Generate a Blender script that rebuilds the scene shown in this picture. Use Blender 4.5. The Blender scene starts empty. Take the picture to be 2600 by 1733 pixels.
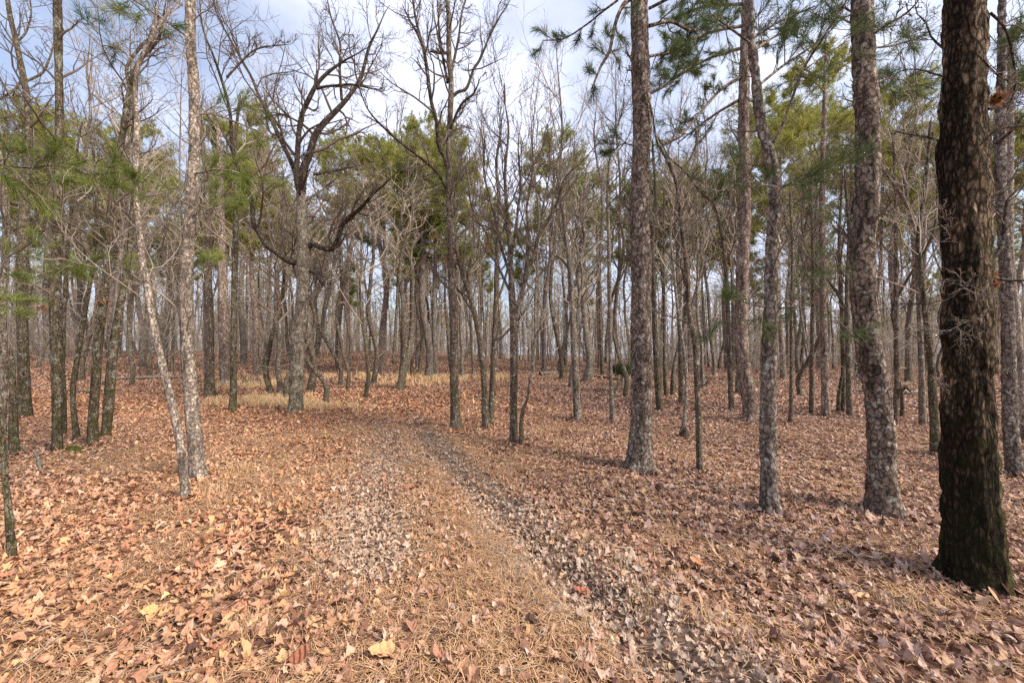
import bpy, math
import numpy as np

# ------------------------------------------------------------------ camera, sky, sun, exposure
S = bpy.context.scene
COL = S.collection
FPX, W, H, HORIZON = 940.0, 2600.0, 1733.0, 880.0      # photograph's focal length and size in pixels
EYE = 1.60
PITCH = math.atan((HORIZON - H / 2) / FPX)
cam_d = bpy.data.cameras.new('camera')
cam = bpy.data.objects.new('camera', cam_d)
COL.objects.link(cam)
cam_d.sensor_width = 36.0
cam_d.lens = FPX / W * 36.0
cam_d.clip_start, cam_d.clip_end = 0.05, 3000
cam.location = (0, 0, EYE)
cam.rotation_euler = (math.pi / 2 + PITCH, 0, 0)
S.camera = cam

SUN_EL, SUN_AZ = math.radians(42), math.radians(118)   # azimuth clockwise from the view direction
world = bpy.data.worlds.new('World')
S.world = world
world.use_nodes = True
nt = world.node_tree
nt.nodes.clear()
wo = nt.nodes.new('ShaderNodeOutputWorld')
bgn = nt.nodes.new('ShaderNodeBackground')
sky = nt.nodes.new('ShaderNodeTexSky')
sky.sky_type = 'NISHITA'
sky.sun_disc = False
sky.sun_elevation = SUN_EL
sky.sun_rotation = SUN_AZ
sky.air_density = 1.0
sky.dust_density = 2.5
sky.ozone_density = 2.5
tc = nt.nodes.new('ShaderNodeTexCoord')
mp = nt.nodes.new('ShaderNodeMapping')
mp.inputs['Scale'].default_value = (1.0, 1.0, 2.0)
mp.inputs['Location'].default_value = (3.1, 0.4, 0.3)
cn = nt.nodes.new('ShaderNodeTexNoise')
cn.inputs['Scale'].default_value = 1.9
cn.inputs['Detail'].default_value = 7
cn.inputs['Roughness'].default_value = 0.5
cr = nt.nodes.new('ShaderNodeValToRGB')
cr.color_ramp.elements[0].position = 0.38
cr.color_ramp.elements[0].color = (0.28, 0.28, 0.28, 1)
cr.color_ramp.elements[1].position = 0.62
cr.color_ramp.elements[1].color = (0.96, 0.96, 0.96, 1)
mixc = nt.nodes.new('ShaderNodeMix')
mixc.data_type = 'RGBA'
mixc.inputs[7].default_value = (5.3, 5.6, 6.8, 1)      # thin bright cloud, same scale as the sky radiance
L = nt.links.new
L(tc.outputs['Generated'], mp.inputs['Vector'])
L(mp.outputs['Vector'], cn.inputs['Vector'])
L(cn.outputs['Fac'], cr.inputs['Fac'])
L(cr.outputs['Color'], mixc.inputs[0])
L(sky.outputs['Color'], mixc.inputs[6])
L(mixc.outputs[2], bgn.inputs['Color'])
bgn.inputs['Strength'].default_value = 0.105
L(bgn.outputs[0], wo.inputs['Surface'])

sd = bpy.data.lights.new('sun', 'SUN')
sun = bpy.data.objects.new('sun', sd)
COL.objects.link(sun)
sd.energy = 2.8
sd.angle = math.radians(16)
sd.color = (1.0, 0.91, 0.80)
# direction towards the sun: azimuth from +Y clockwise
sx, sy, sz = math.sin(SUN_AZ) * math.cos(SUN_EL), math.cos(SUN_AZ) * math.cos(SUN_EL), math.sin(SUN_EL)
import mathutils
sun.rotation_euler = mathutils.Vector((sx, sy, sz)).to_track_quat('Z', 'Y').to_euler()

S.view_settings.view_transform = 'Standard'
S.view_settings.look = 'None'
S.view_settings.exposure = 1.05
S.view_settings.gamma = 1.0
S.cycles.max_bounces = 5
S.cycles.diffuse_bounces = 3
S.cycles.glossy_bounces = 2
S.cycles.transmission_bounces = 3
S.cycles.use_denoising = False

# ------------------------------------------------------------------ numpy noise
def _hash(*ix):
    h = np.zeros_like(ix[0], dtype=np.uint64)
    for a, p in zip(ix, (73856093, 19349663, 83492791)):
        h ^= (a.astype(np.int64).astype(np.uint64) * np.uint64(p))
    h = (h ^ (h >> np.uint64(13))) * np.uint64(0x5bd1e995)
    h = (h ^ (h >> np.uint64(15))) * np.uint64(0x9E3779B1)
    return ((h ^ (h >> np.uint64(16))) & np.uint64(0xFFFF)).astype(np.float64) / 65535.0

def noise2(x, y, seed=0):
    x = np.asarray(x, float) + seed * 17.31; y = np.asarray(y, float) - seed * 9.17
    xi, yi = np.floor(x), np.floor(y)
    fx, fy = x - xi, y - yi
    fx, fy = fx * fx * (3 - 2 * fx), fy * fy * (3 - 2 * fy)
    g = lambda a, b: _hash(xi + a, yi + b, np.zeros_like(xi))
    return (g(0, 0) * (1 - fx) + g(1, 0) * fx) * (1 - fy) + (g(0, 1) * (1 - fx) + g(1, 1) * fx) * fy

def noise3(x, y, z, seed=0):
    x = np.asarray(x, float) + seed * 17.31; y = np.asarray(y, float) - seed * 9.17; z = np.asarray(z, float)
    xi, yi, zi = np.floor(x), np.floor(y), np.floor(z)
    fx, fy, fz = x - xi, y - yi, z - zi
    fx, fy, fz = fx * fx * (3 - 2 * fx), fy * fy * (3 - 2 * fy), fz * fz * (3 - 2 * fz)
    def pl(k):
        g = lambda a, b: _hash(xi + a, yi + b, zi + k)
        return (g(0, 0) * (1 - fx) + g(1, 0) * fx) * (1 - fy) + (g(0, 1) * (1 - fx) + g(1, 1) * fx) * fy
    return pl(0) * (1 - fz) + pl(1) * fz

def fbm2(x, y, seed=0, o=4):
    v, a, t = 0, 1.0, 0
    for i in range(o):
        v = v + a * noise2(x * 2 ** i, y * 2 ** i, seed + i); t += a; a *= 0.5
    return v / t

def sstep(a, b, x):
    t = np.clip((np.asarray(x, float) - a) / (b - a), 0, 1)
    return t * t * (3 - 2 * t)

# ------------------------------------------------------------------ terrain and track
RUT_Y = np.array([0.0, 1.76, 2.81, 4.08, 5.15, 6.7, 9.5, 14.0, 22.0])
RUT_R = np.array([1.25, 0.85, 0.25, -0.46, -1.05, -1.72, -2.85, -4.2, -6.0])
RUT_L = np.array([-0.6, -0.8, -1.12, -1.52, -1.75, -2.35, -3.9, -5.4, -7.4])

def ruts(x, y):
    a = np.interp(y, RUT_Y, RUT_R); b = np.interp(y, RUT_Y, RUT_L)
    wob = 0.10 * (fbm2(y * 1.1, y * 0.3, 5) - 0.5)
    fade = 1 - sstep(7, 15, y)
    gr = np.exp(-((x - a - wob) / 0.17) ** 2)
    gl = np.exp(-((x - b + wob) / 0.22) ** 2) * sstep(2.3, 3.0, y)
    return gr, gl, fade

def height(x, y):
    x = np.asarray(x, float); y = np.asarray(y, float)
    h = 0.16 * (fbm2(x * 0.22, y * 0.22, 1) - 0.5) + 0.05 * (fbm2(x * 1.3, y * 1.3, 2, 3) - 0.5)
    h = h * sstep(0.0, 3.0, np.abs(y) + np.abs(x))
    h = h + 1.15 * sstep(12, 40, y) * sstep(4, -14, x) - 0.6 * sstep(15, 45, y) * sstep(0, 20, x)
    h = h - 0.10 * np.clip(y - 46, 0, 130) - 0.05 * np.clip(np.abs(x) - 60, 0, 150)
    gr, gl, f = ruts(x, y)
    h = h - f * (0.06 * gr + 0.05 * gl)
    a = np.interp(y, RUT_Y, RUT_R)
    h = h + f * 0.05 * np.exp(-((x - a - 0.42) / 0.22) ** 2)
    h = h + 0.10 * np.exp(-((x + 5.9) / 2.2) ** 2 - ((y - 9.2) / 1.0) ** 2)     # low mound round the pale oak
    return h

H0 = float(height(0, 0))
CZ = EYE + H0
cam.location.z = CZ
PK = 1 / 0.90462                                       # traced coordinates (2352 wide view) -> photograph pixels

def ray(px, py):
    dx = (px * PK - W / 2) / FPX
    dz = -(py * PK - H / 2) / FPX
    c, s = math.cos(PITCH), math.sin(PITCH)
    return dx, c - dz * s, s + dz * c

def hit(px, py):
    """point where the line of sight through a traced base meets the terrain"""
    dx, dy, dz = ray(px, py)
    ys = np.concatenate([np.arange(1.2, 20, 0.01), np.arange(20, 120, 0.05)])
    t = ys / dy
    g = CZ + dz * t - height(dx * t, ys)
    k = np.argmax(g < 0) if (g < 0).any() else len(ys) - 1
    return np.array([dx * t[k], ys[k], float(height(dx * t[k], ys[k]))])

def at(px, py, Y):
    dx, dy, dz = ray(px, py)
    t = Y / dy
    return np.array([dx * t, Y, CZ + dz * t])

def rad(px, w, Y):
    dx = (px * PK - W / 2) / FPX
    return 0.5 * w * PK / FPX * Y / math.sqrt(1 + dx * dx)

# ------------------------------------------------------------------ materials
def mat_new(name):
    m = bpy.data.materials.new(name)
    m.use_nodes = True
    m.node_tree.nodes.clear()
    return m, m.node_tree

def N(t, typ, **kw):
    n = t.nodes.new(typ)
    for k, v in kw.items():
        if k.startswith('i_'):
            n.inputs[k[2:].replace('_', ' ')].default_value = v
        else:
            setattr(n, k, v)
    return n

def ramp(t, fac, stops):
    r = t.nodes.new('ShaderNodeValToRGB')
    el = r.color_ramp.elements
    while len(el) > 1: el.remove(el[0])
    el[0].position = stops[0][0]; el[0].color = (*stops[0][1], 1) if len(stops[0][1]) == 3 else stops[0][1]
    for p, c in stops[1:]:
        e = el.new(p); e.color = (*c, 1)
    t.links.new(fac, r.inputs[0])
    return r.outputs[0]

def g3(v): return (v, v, v)

def mixc_(t, fac, a, b, mode='MIX'):
    n = N(t, 'ShaderNodeMix', data_type='RGBA', blend_type=mode)
    for sock, v in ((n.inputs[0], fac), (n.inputs[6], a), (n.inputs[7], b)):
        if isinstance(v, (int, float)): sock.default_value = v
        elif isinstance(v, tuple): sock.default_value = (*v, 1)
        else: t.links.new(v, sock)
    return n.outputs[2]

def bark(name, base, light, dark, kind='pine', scale=1.0, lichen=0.25, moss=0.0, stain_shade=0.0, lich_col=(0.42, 0.44, 0.36), bump=0.9):
    m, t = mat_new(name)
    K = t.links.new
    out = N(t, 'ShaderNodeOutputMaterial'); bs = N(t, 'ShaderNodeBsdfPrincipled', i_Roughness=0.93)
    bs.inputs['Specular IOR Level'].default_value = 0.12
    tcn = N(t, 'ShaderNodeTexCoord')
    oi = N(t, 'ShaderNodeObjectInfo')
    add = N(t, 'ShaderNodeVectorMath', operation='ADD')
    K(tcn.outputs['Object'], add.inputs[0])
    mpz = N(t, 'ShaderNodeMapping')
    K(add.outputs[0], mpz.inputs['Vector'])
    nz = N(t, 'ShaderNodeTexNoise', i_Scale=9.0 * scale, i_Detail=4.0, i_Roughness=0.7)
    K(tcn.outputs['Object'], nz.inputs['Vector'])
    sc = N(t, 'ShaderNodeVectorMath', operation='SCALE'); sc.inputs['Scale'].default_value = {'pine': 0.085, 'oak': 0.022, 'mid': 0.06}[kind]
    K(nz.outputs['Color'], sc.inputs[0]); K(sc.outputs[0], add.inputs[1])
    if kind == 'pine':
        mpz.inputs['Scale'].default_value = (21 * scale, 21 * scale, 12 * scale)
        rnd = 0.9
    elif kind == 'oak':
        mpz.inputs['Scale'].default_value = (40 * scale, 40 * scale, 12 * scale)
        rnd = 1.0
    else:
        mpz.inputs['Scale'].default_value = (34 * scale, 34 * scale, 13 * scale)
        rnd = 1.0
    ve = N(t, 'ShaderNodeTexVoronoi', feature='DISTANCE_TO_EDGE', i_Scale=1.0, i_Randomness=rnd)
    vc = N(t, 'ShaderNodeTexVoronoi', feature='F1', i_Scale=1.0, i_Randomness=rnd)
    K(mpz.outputs[0], ve.inputs['Vector']); K(mpz.outputs[0], vc.inputs['Vector'])
    sep = N(t, 'ShaderNodeSeparateColor'); K(vc.outputs['Color'], sep.inputs[0])
    mid_ = tuple((a + b) / 2 for a, b in zip(base, light))
    cells = ramp(t, sep.outputs[0], [(0.0, tuple(c * 0.8 for c in base)), (0.5, base), (0.85, mid_), (1.0, light)])
    fine = N(t, 'ShaderNodeTexNoise', i_Scale=1.0, i_Detail=6.0, i_Roughness=0.75)
    mf = N(t, 'ShaderNodeMapping'); mf.inputs['Scale'].default_value = {'pine': (30, 30, 26), 'oak': (75, 75, 40), 'mid': (60, 60, 26)}[kind]
    K(tcn.outputs['Object'], mf.inputs['Vector']); K(mf.outputs[0], fine.inputs['Vector'])
    col = mixc_(t, 0.9, cells, ramp(t, fine.outputs[0], [(0.38, g3(0.38)), (0.5, g3(0.95)), (0.64, g3(1.45))]), 'MULTIPLY')
    cs = N(t, 'ShaderNodeMath', operation='MULTIPLY_ADD'); K(fine.outputs[0], cs.inputs[0]); cs.inputs[1].default_value = 0.34; K(ve.outputs['Distance'], cs.inputs[2])
    crack = ramp(t, cs.outputs[0], [({'pine': 0.17, 'oak': 0.18, 'mid': 0.14}[kind], g3(0)), ({'pine': 0.29, 'oak': 0.40, 'mid': 0.25}[kind], g3(1))])
    cd = ramp(t, ve.outputs['Distance'], [(0, g3(0)), (1, g3(1))])
    crs = N(t, 'ShaderNodeMapRange'); K(crack, crs.inputs[0]); crs.inputs[3].default_value = 0.46 if kind == 'pine' else 0.15
    col = mixc_(t, crs.outputs[0], dark, col)
    fu = N(t, 'ShaderNodeTexNoise', i_Scale=1.0, i_Detail=4.0, i_Roughness=0.6, i_Distortion=0.6)
    mfu = N(t, 'ShaderNodeMapping'); mfu.inputs['Scale'].default_value = {'pine': (17, 17, 3.2), 'oak': (38, 38, 6.5), 'mid': (30, 30, 3.6)}[kind]; K(tcn.outputs['Object'], mfu.inputs['Vector']); K(mfu.outputs[0], fu.inputs['Vector'])
    col = mixc_(t, 0.8, col, ramp(t, fu.outputs[0], [(0.38, g3(0.3 if kind == 'oak' else 0.45)), (0.49, g3(1.0)), (0.65, g3(1.35))]), 'MULTIPLY')
    big = N(t, 'ShaderNodeTexNoise', i_Scale=1.3, i_Detail=4.0, i_Roughness=0.6)
    mb = N(t, 'ShaderNodeMapping'); mb.inputs['Scale'].default_value = (1.6, 1.6, 0.7)
    K(tcn.outputs['Object'], mb.inputs['Vector']); K(mb.outputs[0], big.inputs['Vector'])
    col = mixc_(t, 0.5, col, ramp(t, big.outputs[0], [(0.32, g3(0.55)), (0.66, g3(1.3))]), 'MULTIPLY')
    # lichen blotches
    ln = N(t, 'ShaderNodeTexNoise', i_Scale=11.0, i_Detail=5.0, i_Roughness=0.7)
    K(tcn.outputs['Object'], ln.inputs['Vector'])
    lm = ramp(t, ln.outputs[0], [(0.62 - 0.3 * lichen, g3(0)), (0.68 - 0.26 * lichen, g3(0.8))])
    if lichen > 0: col = mixc_(t, lm, col, lich_col)
    sz_ = N(t, 'ShaderNodeSeparateXYZ'); K(tcn.outputs['Object'], sz_.inputs[0])
    if moss > 0:
        mn = N(t, 'ShaderNodeTexNoise', i_Scale=7.0, i_Detail=5.0, i_Roughness=0.7)
        K(tcn.outputs['Object'], mn.inputs['Vector'])
        mr = N(t, 'ShaderNodeMapRange'); K(sz_.outputs[2], mr.inputs[0])
        mr.inputs[1].default_value = 0.0; mr.inputs[2].default_value = 1.6; mr.inputs[3].default_value = 0.26 * moss; mr.inputs[4].default_value = 0.02 * moss
        ad = N(t, 'ShaderNodeMath', operation='ADD'); K(mn.outputs[0], ad.inputs[0]); K(mr.outputs[0], ad.inputs[1])
        mm = ramp(t, ad.outputs[0], [(0.56, g3(0)), (0.72, g3(0.85))])
        col = mixc_(t, mm, col, (0.072, 0.068, 0.022))
    if stain_shade > 0:                                       # dark wet streaks, with the left side's shade painted into the colour
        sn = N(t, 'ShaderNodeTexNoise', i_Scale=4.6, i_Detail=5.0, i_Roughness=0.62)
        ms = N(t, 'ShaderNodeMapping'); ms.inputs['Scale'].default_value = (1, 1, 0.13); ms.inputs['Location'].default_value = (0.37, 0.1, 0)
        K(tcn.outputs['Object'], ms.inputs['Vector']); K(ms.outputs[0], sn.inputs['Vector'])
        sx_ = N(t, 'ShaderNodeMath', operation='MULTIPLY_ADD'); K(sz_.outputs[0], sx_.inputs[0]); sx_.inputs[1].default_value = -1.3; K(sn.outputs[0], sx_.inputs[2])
        sm = ramp(t, sx_.outputs[0], [(0.53, g3(0)), (0.60, g3(stain_shade))])
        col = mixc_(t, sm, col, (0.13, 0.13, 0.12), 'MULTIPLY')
    K(col, bs.inputs['Base Color'])
    fh_ = N(t, 'ShaderNodeMath', operation='MULTIPLY_ADD'); K(fu.outputs[0], fh_.inputs[0]); fh_.inputs[1].default_value = 2.2 if kind == 'oak' else 0.8; K(crack, fh_.inputs[2])
    hs = N(t, 'ShaderNodeMath', operation='MULTIPLY_ADD'); K(fine.outputs[0], hs.inputs[0]); hs.inputs[1].default_value = 0.5; K(fh_.outputs[0], hs.inputs[2])
    bp = N(t, 'ShaderNodeBump', i_Strength=bump, i_Distance=0.012 if kind == 'pine' else 0.014)
    K(hs.outputs[0], bp.inputs['Height']); K(bp.outputs[0], bs.inputs['Normal'])
    K(bs.outputs[0], out.inputs[0])
    return m

M = {}
M['pine'] = bark('pine_bark', (0.195, 0.145, 0.112), (0.37, 0.30, 0.245), (0.022, 0.015, 0.012), 'pine', 1.0, 0.12, bump=1.0)
M['pine_pale'] = bark('pale_pine_bark', (0.33, 0.265, 0.21), (0.50, 0.42, 0.34), (0.14, 0.105, 0.08), 'pine', 1.6, 0.0, lich_col=(0.46, 0.43, 0.34))
M['pine_grey'] = bark('grey_pine_bark', (0.19, 0.15, 0.12), (0.38, 0.33, 0.28), (0.028, 0.02, 0.016), 'pine', 1.1, 0.08, lich_col=(0.42, 0.42, 0.37))
M['pine_far'] = bark('reddish_pine_bark', (0.25, 0.18, 0.14), (0.43, 0.34, 0.28), (0.06, 0.035, 0.03), 'pine', 0.7, 0.1)
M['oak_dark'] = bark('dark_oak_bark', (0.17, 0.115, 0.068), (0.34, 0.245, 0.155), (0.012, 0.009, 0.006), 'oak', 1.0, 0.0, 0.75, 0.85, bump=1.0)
M['oak_pale'] = bark('pale_oak_bark', (0.235, 0.19, 0.14), (0.42, 0.37, 0.29), (0.055, 0.04, 0.03), 'mid', 1.3, 0.28, 0.35, lich_col=(0.42, 0.39, 0.31))
M['bare'] = bark('brown_hardwood_bark', (0.165, 0.122, 0.088), (0.31, 0.25, 0.19), (0.034, 0.025, 0.018), 'mid', 1.4, 0.16, 0.45)
M['mossy'] = bark('mossy_hardwood_bark', (0.125, 0.098, 0.062), (0.26, 0.215, 0.15), (0.024, 0.019, 0.012), 'mid', 1.3, 0.22, 0.55, lich_col=(0.30, 0.30, 0.25))
M['grey'] = bark('grey_hardwood_bark', (0.24, 0.19, 0.148), (0.40, 0.335, 0.27), (0.05, 0.038, 0.028), 'mid', 1.2, 0.2, 0.3)
M['limb'] = bark('dark_limb_bark', (0.085, 0.062, 0.046), (0.16, 0.13, 0.10), (0.02, 0.015, 0.012), 'mid', 1.4, 0.08, 0.2)
M['pale'] = bark('bleached_wood', (0.40, 0.33, 0.26), (0.62, 0.55, 0.46), (0.12, 0.09, 0.07), 'oak', 0.9, 0.3)

def simple(name, stops, rough=0.85, transl=0.0, attr=None, spec=0.2):
    m, t = mat_new(name); K = t.links.new
    out = N(t, 'ShaderNodeOutputMaterial'); bs = N(t, 'ShaderNodeBsdfPrincipled', i_Roughness=rough)
    bs.inputs['Specular IOR Level'].default_value = spec
    if attr:
        a = N(t, 'ShaderNodeAttribute', attribute_name=attr)
        tcn = N(t, 'ShaderNodeTexCoord')
        nz = N(t, 'ShaderNodeTexNoise', i_Scale=90.0, i_Detail=3.0); K(tcn.outputs['Object'], nz.inputs['Vector'])
        col = mixc_(t, 0.5, a.outputs['Color'], ramp(t, nz.outputs[0], [(0.3, g3(0.55)), (0.7, g3(1.3))]), 'MULTIPLY')
    else:
        g = N(t, 'ShaderNodeNewGeometry')
        tcn = N(t, 'ShaderNodeTexCoord')
        nz = N(t, 'ShaderNodeTexNoise', i_Scale=1.4, i_Detail=2.0); K(tcn.outputs['Object'], nz.inputs['Vector'])
        av = N(t, 'ShaderNodeMath', operation='MULTIPLY_ADD'); K(nz.outputs[0], av.inputs[0]); av.inputs[1].default_value = 1.1
        h_ = N(t, 'ShaderNodeMath', operation='MULTIPLY_ADD'); K(g.outputs['Random Per Island'], h_.inputs[0]); h_.inputs[1].default_value = 0.6; h_.inputs[2].default_value = -0.35
        K(h_.outputs[0], av.inputs[2])
        col = ramp(t, av.outputs[0], stops)
    K(col, bs.inputs['Base Color'])
    if transl:
        tr = N(t, 'ShaderNodeBsdfTranslucent'); K(col, tr.inputs['Color'])
        mx = N(t, 'ShaderNodeMixShader'); mx.inputs[0].default_value = transl
        K(bs.outputs[0], mx.inputs[1]); K(tr.outputs[0], mx.inputs[2]); K(mx.outputs[0], out.inputs[0])
    else:
        K(bs.outputs[0], out.inputs[0])
    return m

M['needle'] = simple('pine_needles', [(0.0, (0.07, 0.095, 0.02)), (0.5, (0.17, 0.21, 0.045)), (1.0, (0.32, 0.35, 0.08))], 0.6, 0.35)
M['needle_dark'] = simple('dark_pine_needles', [(0.0, (0.04, 0.06, 0.022)), (0.5, (0.085, 0.12, 0.04)), (1.0, (0.18, 0.21, 0.06))], 0.6, 0.3)
M['needle_far'] = simple('olive_pine_needles', [(0.0, (0.13, 0.145, 0.035)), (0.5, (0.31, 0.31, 0.07)), (1.0, (0.52, 0.49, 0.12))], 0.7, 0.35)
M['twig'] = simple('brown_twigs', [(0.0, (0.20, 0.155, 0.115)), (0.5, (0.34, 0.275, 0.21)), (1.0, (0.54, 0.455, 0.36))], 0.9)
M['twig_dark'] = simple('dark_twigs', [(0.0, (0.07, 0.052, 0.041)), (0.5, (0.13, 0.10, 0.078)), (1.0, (0.24, 0.19, 0.15))], 0.9)
M['twig_pale'] = simple('pale_twigs', [(0.0, (0.22, 0.18, 0.14)), (0.5, (0.34, 0.29, 0.235)), (1.0, (0.52, 0.46, 0.38))], 0.9)
M['dry_leaf'] = simple('withered_leaves', [(0.0, (0.16, 0.07, 0.035)), (0.5, (0.30, 0.14, 0.07)), (1.0, (0.46, 0.27, 0.14))], 0.8, 0.3)
M['litter'] = simple('fallen_leaf', None, 0.75, 0.12, attr='col', spec=0.25)
M['straw'] = simple('pine_straw', None, 0.8, 0.0, attr='col')
M['moss'] = simple('moss', [(0.0, (0.04, 0.06, 0.01)), (0.5, (0.08, 0.11, 0.015)), (1.0, (0.15, 0.17, 0.03))], 0.95)

def ground_mat():
    m, t = mat_new('leaf_covered_ground'); K = t.links.new
    out = N(t, 'ShaderNodeOutputMaterial'); bs = N(t, 'ShaderNodeBsdfPrincipled', i_Roughness=0.95)
    bs.inputs['Specular IOR Level'].default_value = 0.1
    tcn = N(t, 'ShaderNodeTexCoord'); P = tcn.outputs['Object']
    z = N(t, 'ShaderNodeAttribute', attribute_name='zone'); zs = N(t, 'ShaderNodeSeparateColor'); K(z.outputs['Color'], zs.inputs[0])
    wn = N(t, 'ShaderNodeTexNoise', i_Scale=9.0, i_Detail=3.0); K(P, wn.inputs['Vector'])
    sc = N(t, 'ShaderNodeVectorMath', operation='SCALE'); sc.inputs['Scale'].default_value = 0.09; K(wn.outputs['Color'], sc.inputs[0])
    ad = N(t, 'ShaderNodeVectorMath', operation='ADD'); K(P, ad.inputs[0]); K(sc.outputs[0], ad.inputs[1])
    v1 = N(t, 'ShaderNodeTexVoronoi', feature='F1', i_Scale=13.0); K(ad.outputs[0], v1.inputs['Vector'])
    v2 = N(t, 'ShaderNodeTexVoronoi', feature='DISTANCE_TO_EDGE', i_Scale=13.0); K(ad.outputs[0], v2.inputs['Vector'])
    s1 = N(t, 'ShaderNodeSeparateColor'); K(v1.outputs['Color'], s1.inputs[0])
    leaf = ramp(t, s1.outputs[0], [(0.0, (0.07, 0.035, 0.024)), (0.25, (0.17, 0.085, 0.055)), (0.5, (0.28, 0.148, 0.095)), (0.8, (0.41, 0.235, 0.155)), (1.0, (0.50, 0.33, 0.235))])
    leaf = mixc_(t, ramp(t, v2.outputs['Distance'], [(0.0, g3(0.75)), (0.10, g3(0))]), leaf, (0.07, 0.035, 0.02))
    st = N(t, 'ShaderNodeTexNoise', i_Scale=38.0, i_Detail=6.0, i_Roughness=0.75, i_Distortion=1.5); K(P, st.inputs['Vector'])
    straw = ramp(t, st.outputs[0], [(0.3, (0.11, 0.055, 0.028)), (0.5, (0.31, 0.165, 0.088)), (0.68, (0.48, 0.285, 0.165))])
    soil = ramp(t, st.outputs[0], [(0.35, (0.11, 0.085, 0.065)), (0.48, (0.25, 0.195, 0.15)), (0.62, (0.48, 0.40, 0.32))])
    big = N(t, 'ShaderNodeTexNoise', i_Scale=0.55, i_Detail=5.0, i_Roughness=0.6); K(P, big.inputs['Vector'])
    col = mixc_(t, zs.outputs[1], leaf, straw)
    col = mixc_(t, zs.outputs[2], col, soil)
    col = mixc_(t, 0.6, col, ramp(t, big.outputs[0], [(0.3, (0.70, 0.66, 0.64)), (0.7, (1.25, 1.2, 1.15))]), 'MULTIPLY')
    K(col, bs.inputs['Base Color'])
    hh = N(t, 'ShaderNodeMath', operation='MULTIPLY_ADD'); K(st.outputs[0], hh.inputs[0]); hh.inputs[1].default_value = 0.5; K(s1.outputs[1], hh.inputs[2])
    bp = N(t, 'ShaderNodeBump', i_Strength=0.8, i_Distance=0.03); K(hh.outputs[0], bp.inputs['Height']); K(bp.outputs[0], bs.inputs['Normal'])
    K(bs.outputs[0], out.inputs[0])
    return m
M['ground'] = ground_mat()

# ------------------------------------------------------------------ mesh helpers
def build_mesh(name, V, F, mats, smooth=True, fm=None, cols=None):
    """V (n,3); F list of (k,3) / (k,4) index arrays"""
    me = bpy.data.meshes.new(name)
    V = np.ascontiguousarray(V, dtype=np.float32)
    F = [f for f in (F if isinstance(F, list) else [F]) if len(f)]
    me.vertices.add(len(V)); me.vertices.foreach_set('co', V.ravel())
    idx = np.concatenate([f.ravel() for f in F]).astype(np.int32)
    cnt = np.concatenate([np.full(len(f), f.shape[1]) for f in F])
    start = np.concatenate([[0], np.cumsum(cnt)[:-1]]).astype(np.int32)
    me.loops.add(len(idx)); me.loops.foreach_set('vertex_index', idx)
    me.polygons.add(len(cnt)); me.polygons.foreach_set('loop_start', start)
    me.polygons.foreach_set('use_smooth', np.full(len(cnt), smooth))
    for m in (mats if isinstance(mats, list) else [mats]): me.materials.append(m)
    if fm is not None: me.polygons.foreach_set('material_index', np.asarray(fm, np.int32))
    me.update(calc_edges=True)
    if cols is not None:
        ca = me.color_attributes.new(cols[0], 'FLOAT_COLOR', 'POINT')
        c4 = np.ones((len(V), 4), np.float32); c4[:, :3] = cols[1]
        ca.data.foreach_set('color', c4.ravel())
    return me

def tubes(P, R, sides=4, seedvec=(0.31, 0.17, 0.93)):
    """P (n,m,3), R (n,m) -> verts, quads (open tubes)"""
    n, m, _ = P.shape
    T = np.gradient(P, axis=1)
    T /= np.linalg.norm(T, axis=2, keepdims=True) + 1e-9
    A = np.tile(np.array([1.0, 0.13, 0.07]), (n, 1))
    md = T.mean(1); hx = np.abs(md[:, 0]) > 0.75
    A[hx] = (0.05, 0.2, 1.0)
    U = np.cross(T, A[:, None, :]); U /= np.linalg.norm(U, axis=2, keepdims=True) + 1e-9
    Vv = np.cross(T, U)
    th = np.linspace(0, 2 * np.pi, sides, endpoint=False)
    ring = U[:, :, None, :] * np.cos(th)[None, None, :, None] + Vv[:, :, None, :] * np.sin(th)[None, None, :, None]
    V = P[:, :, None, :] + ring * R[:, :, None, None]
    V = V.reshape(-1, 3)
    b = (np.arange(n) * m * sides)[:, None, None]
    i = (np.arange(m - 1) * sides)[None, :, None]
    j = np.arange(sides)[None, None, :]; j2 = (j + 1) % sides
    q = np.stack([b + i + j, b + i + j2, b + i + sides + j2, b + i + sides + j], -1).reshape(-1, 4)
    return V, q

def merge(parts):
    """[(V,F)] -> V,[F...]"""
    Vs, Fs, o = [], [], 0
    for V, F in parts:
        if len(V) == 0: continue
        Vs.append(V)
        for f in (F if isinstance(F, list) else [F]): Fs.append(f + o)
        o += len(V)
    return np.concatenate(Vs), Fs

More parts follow.
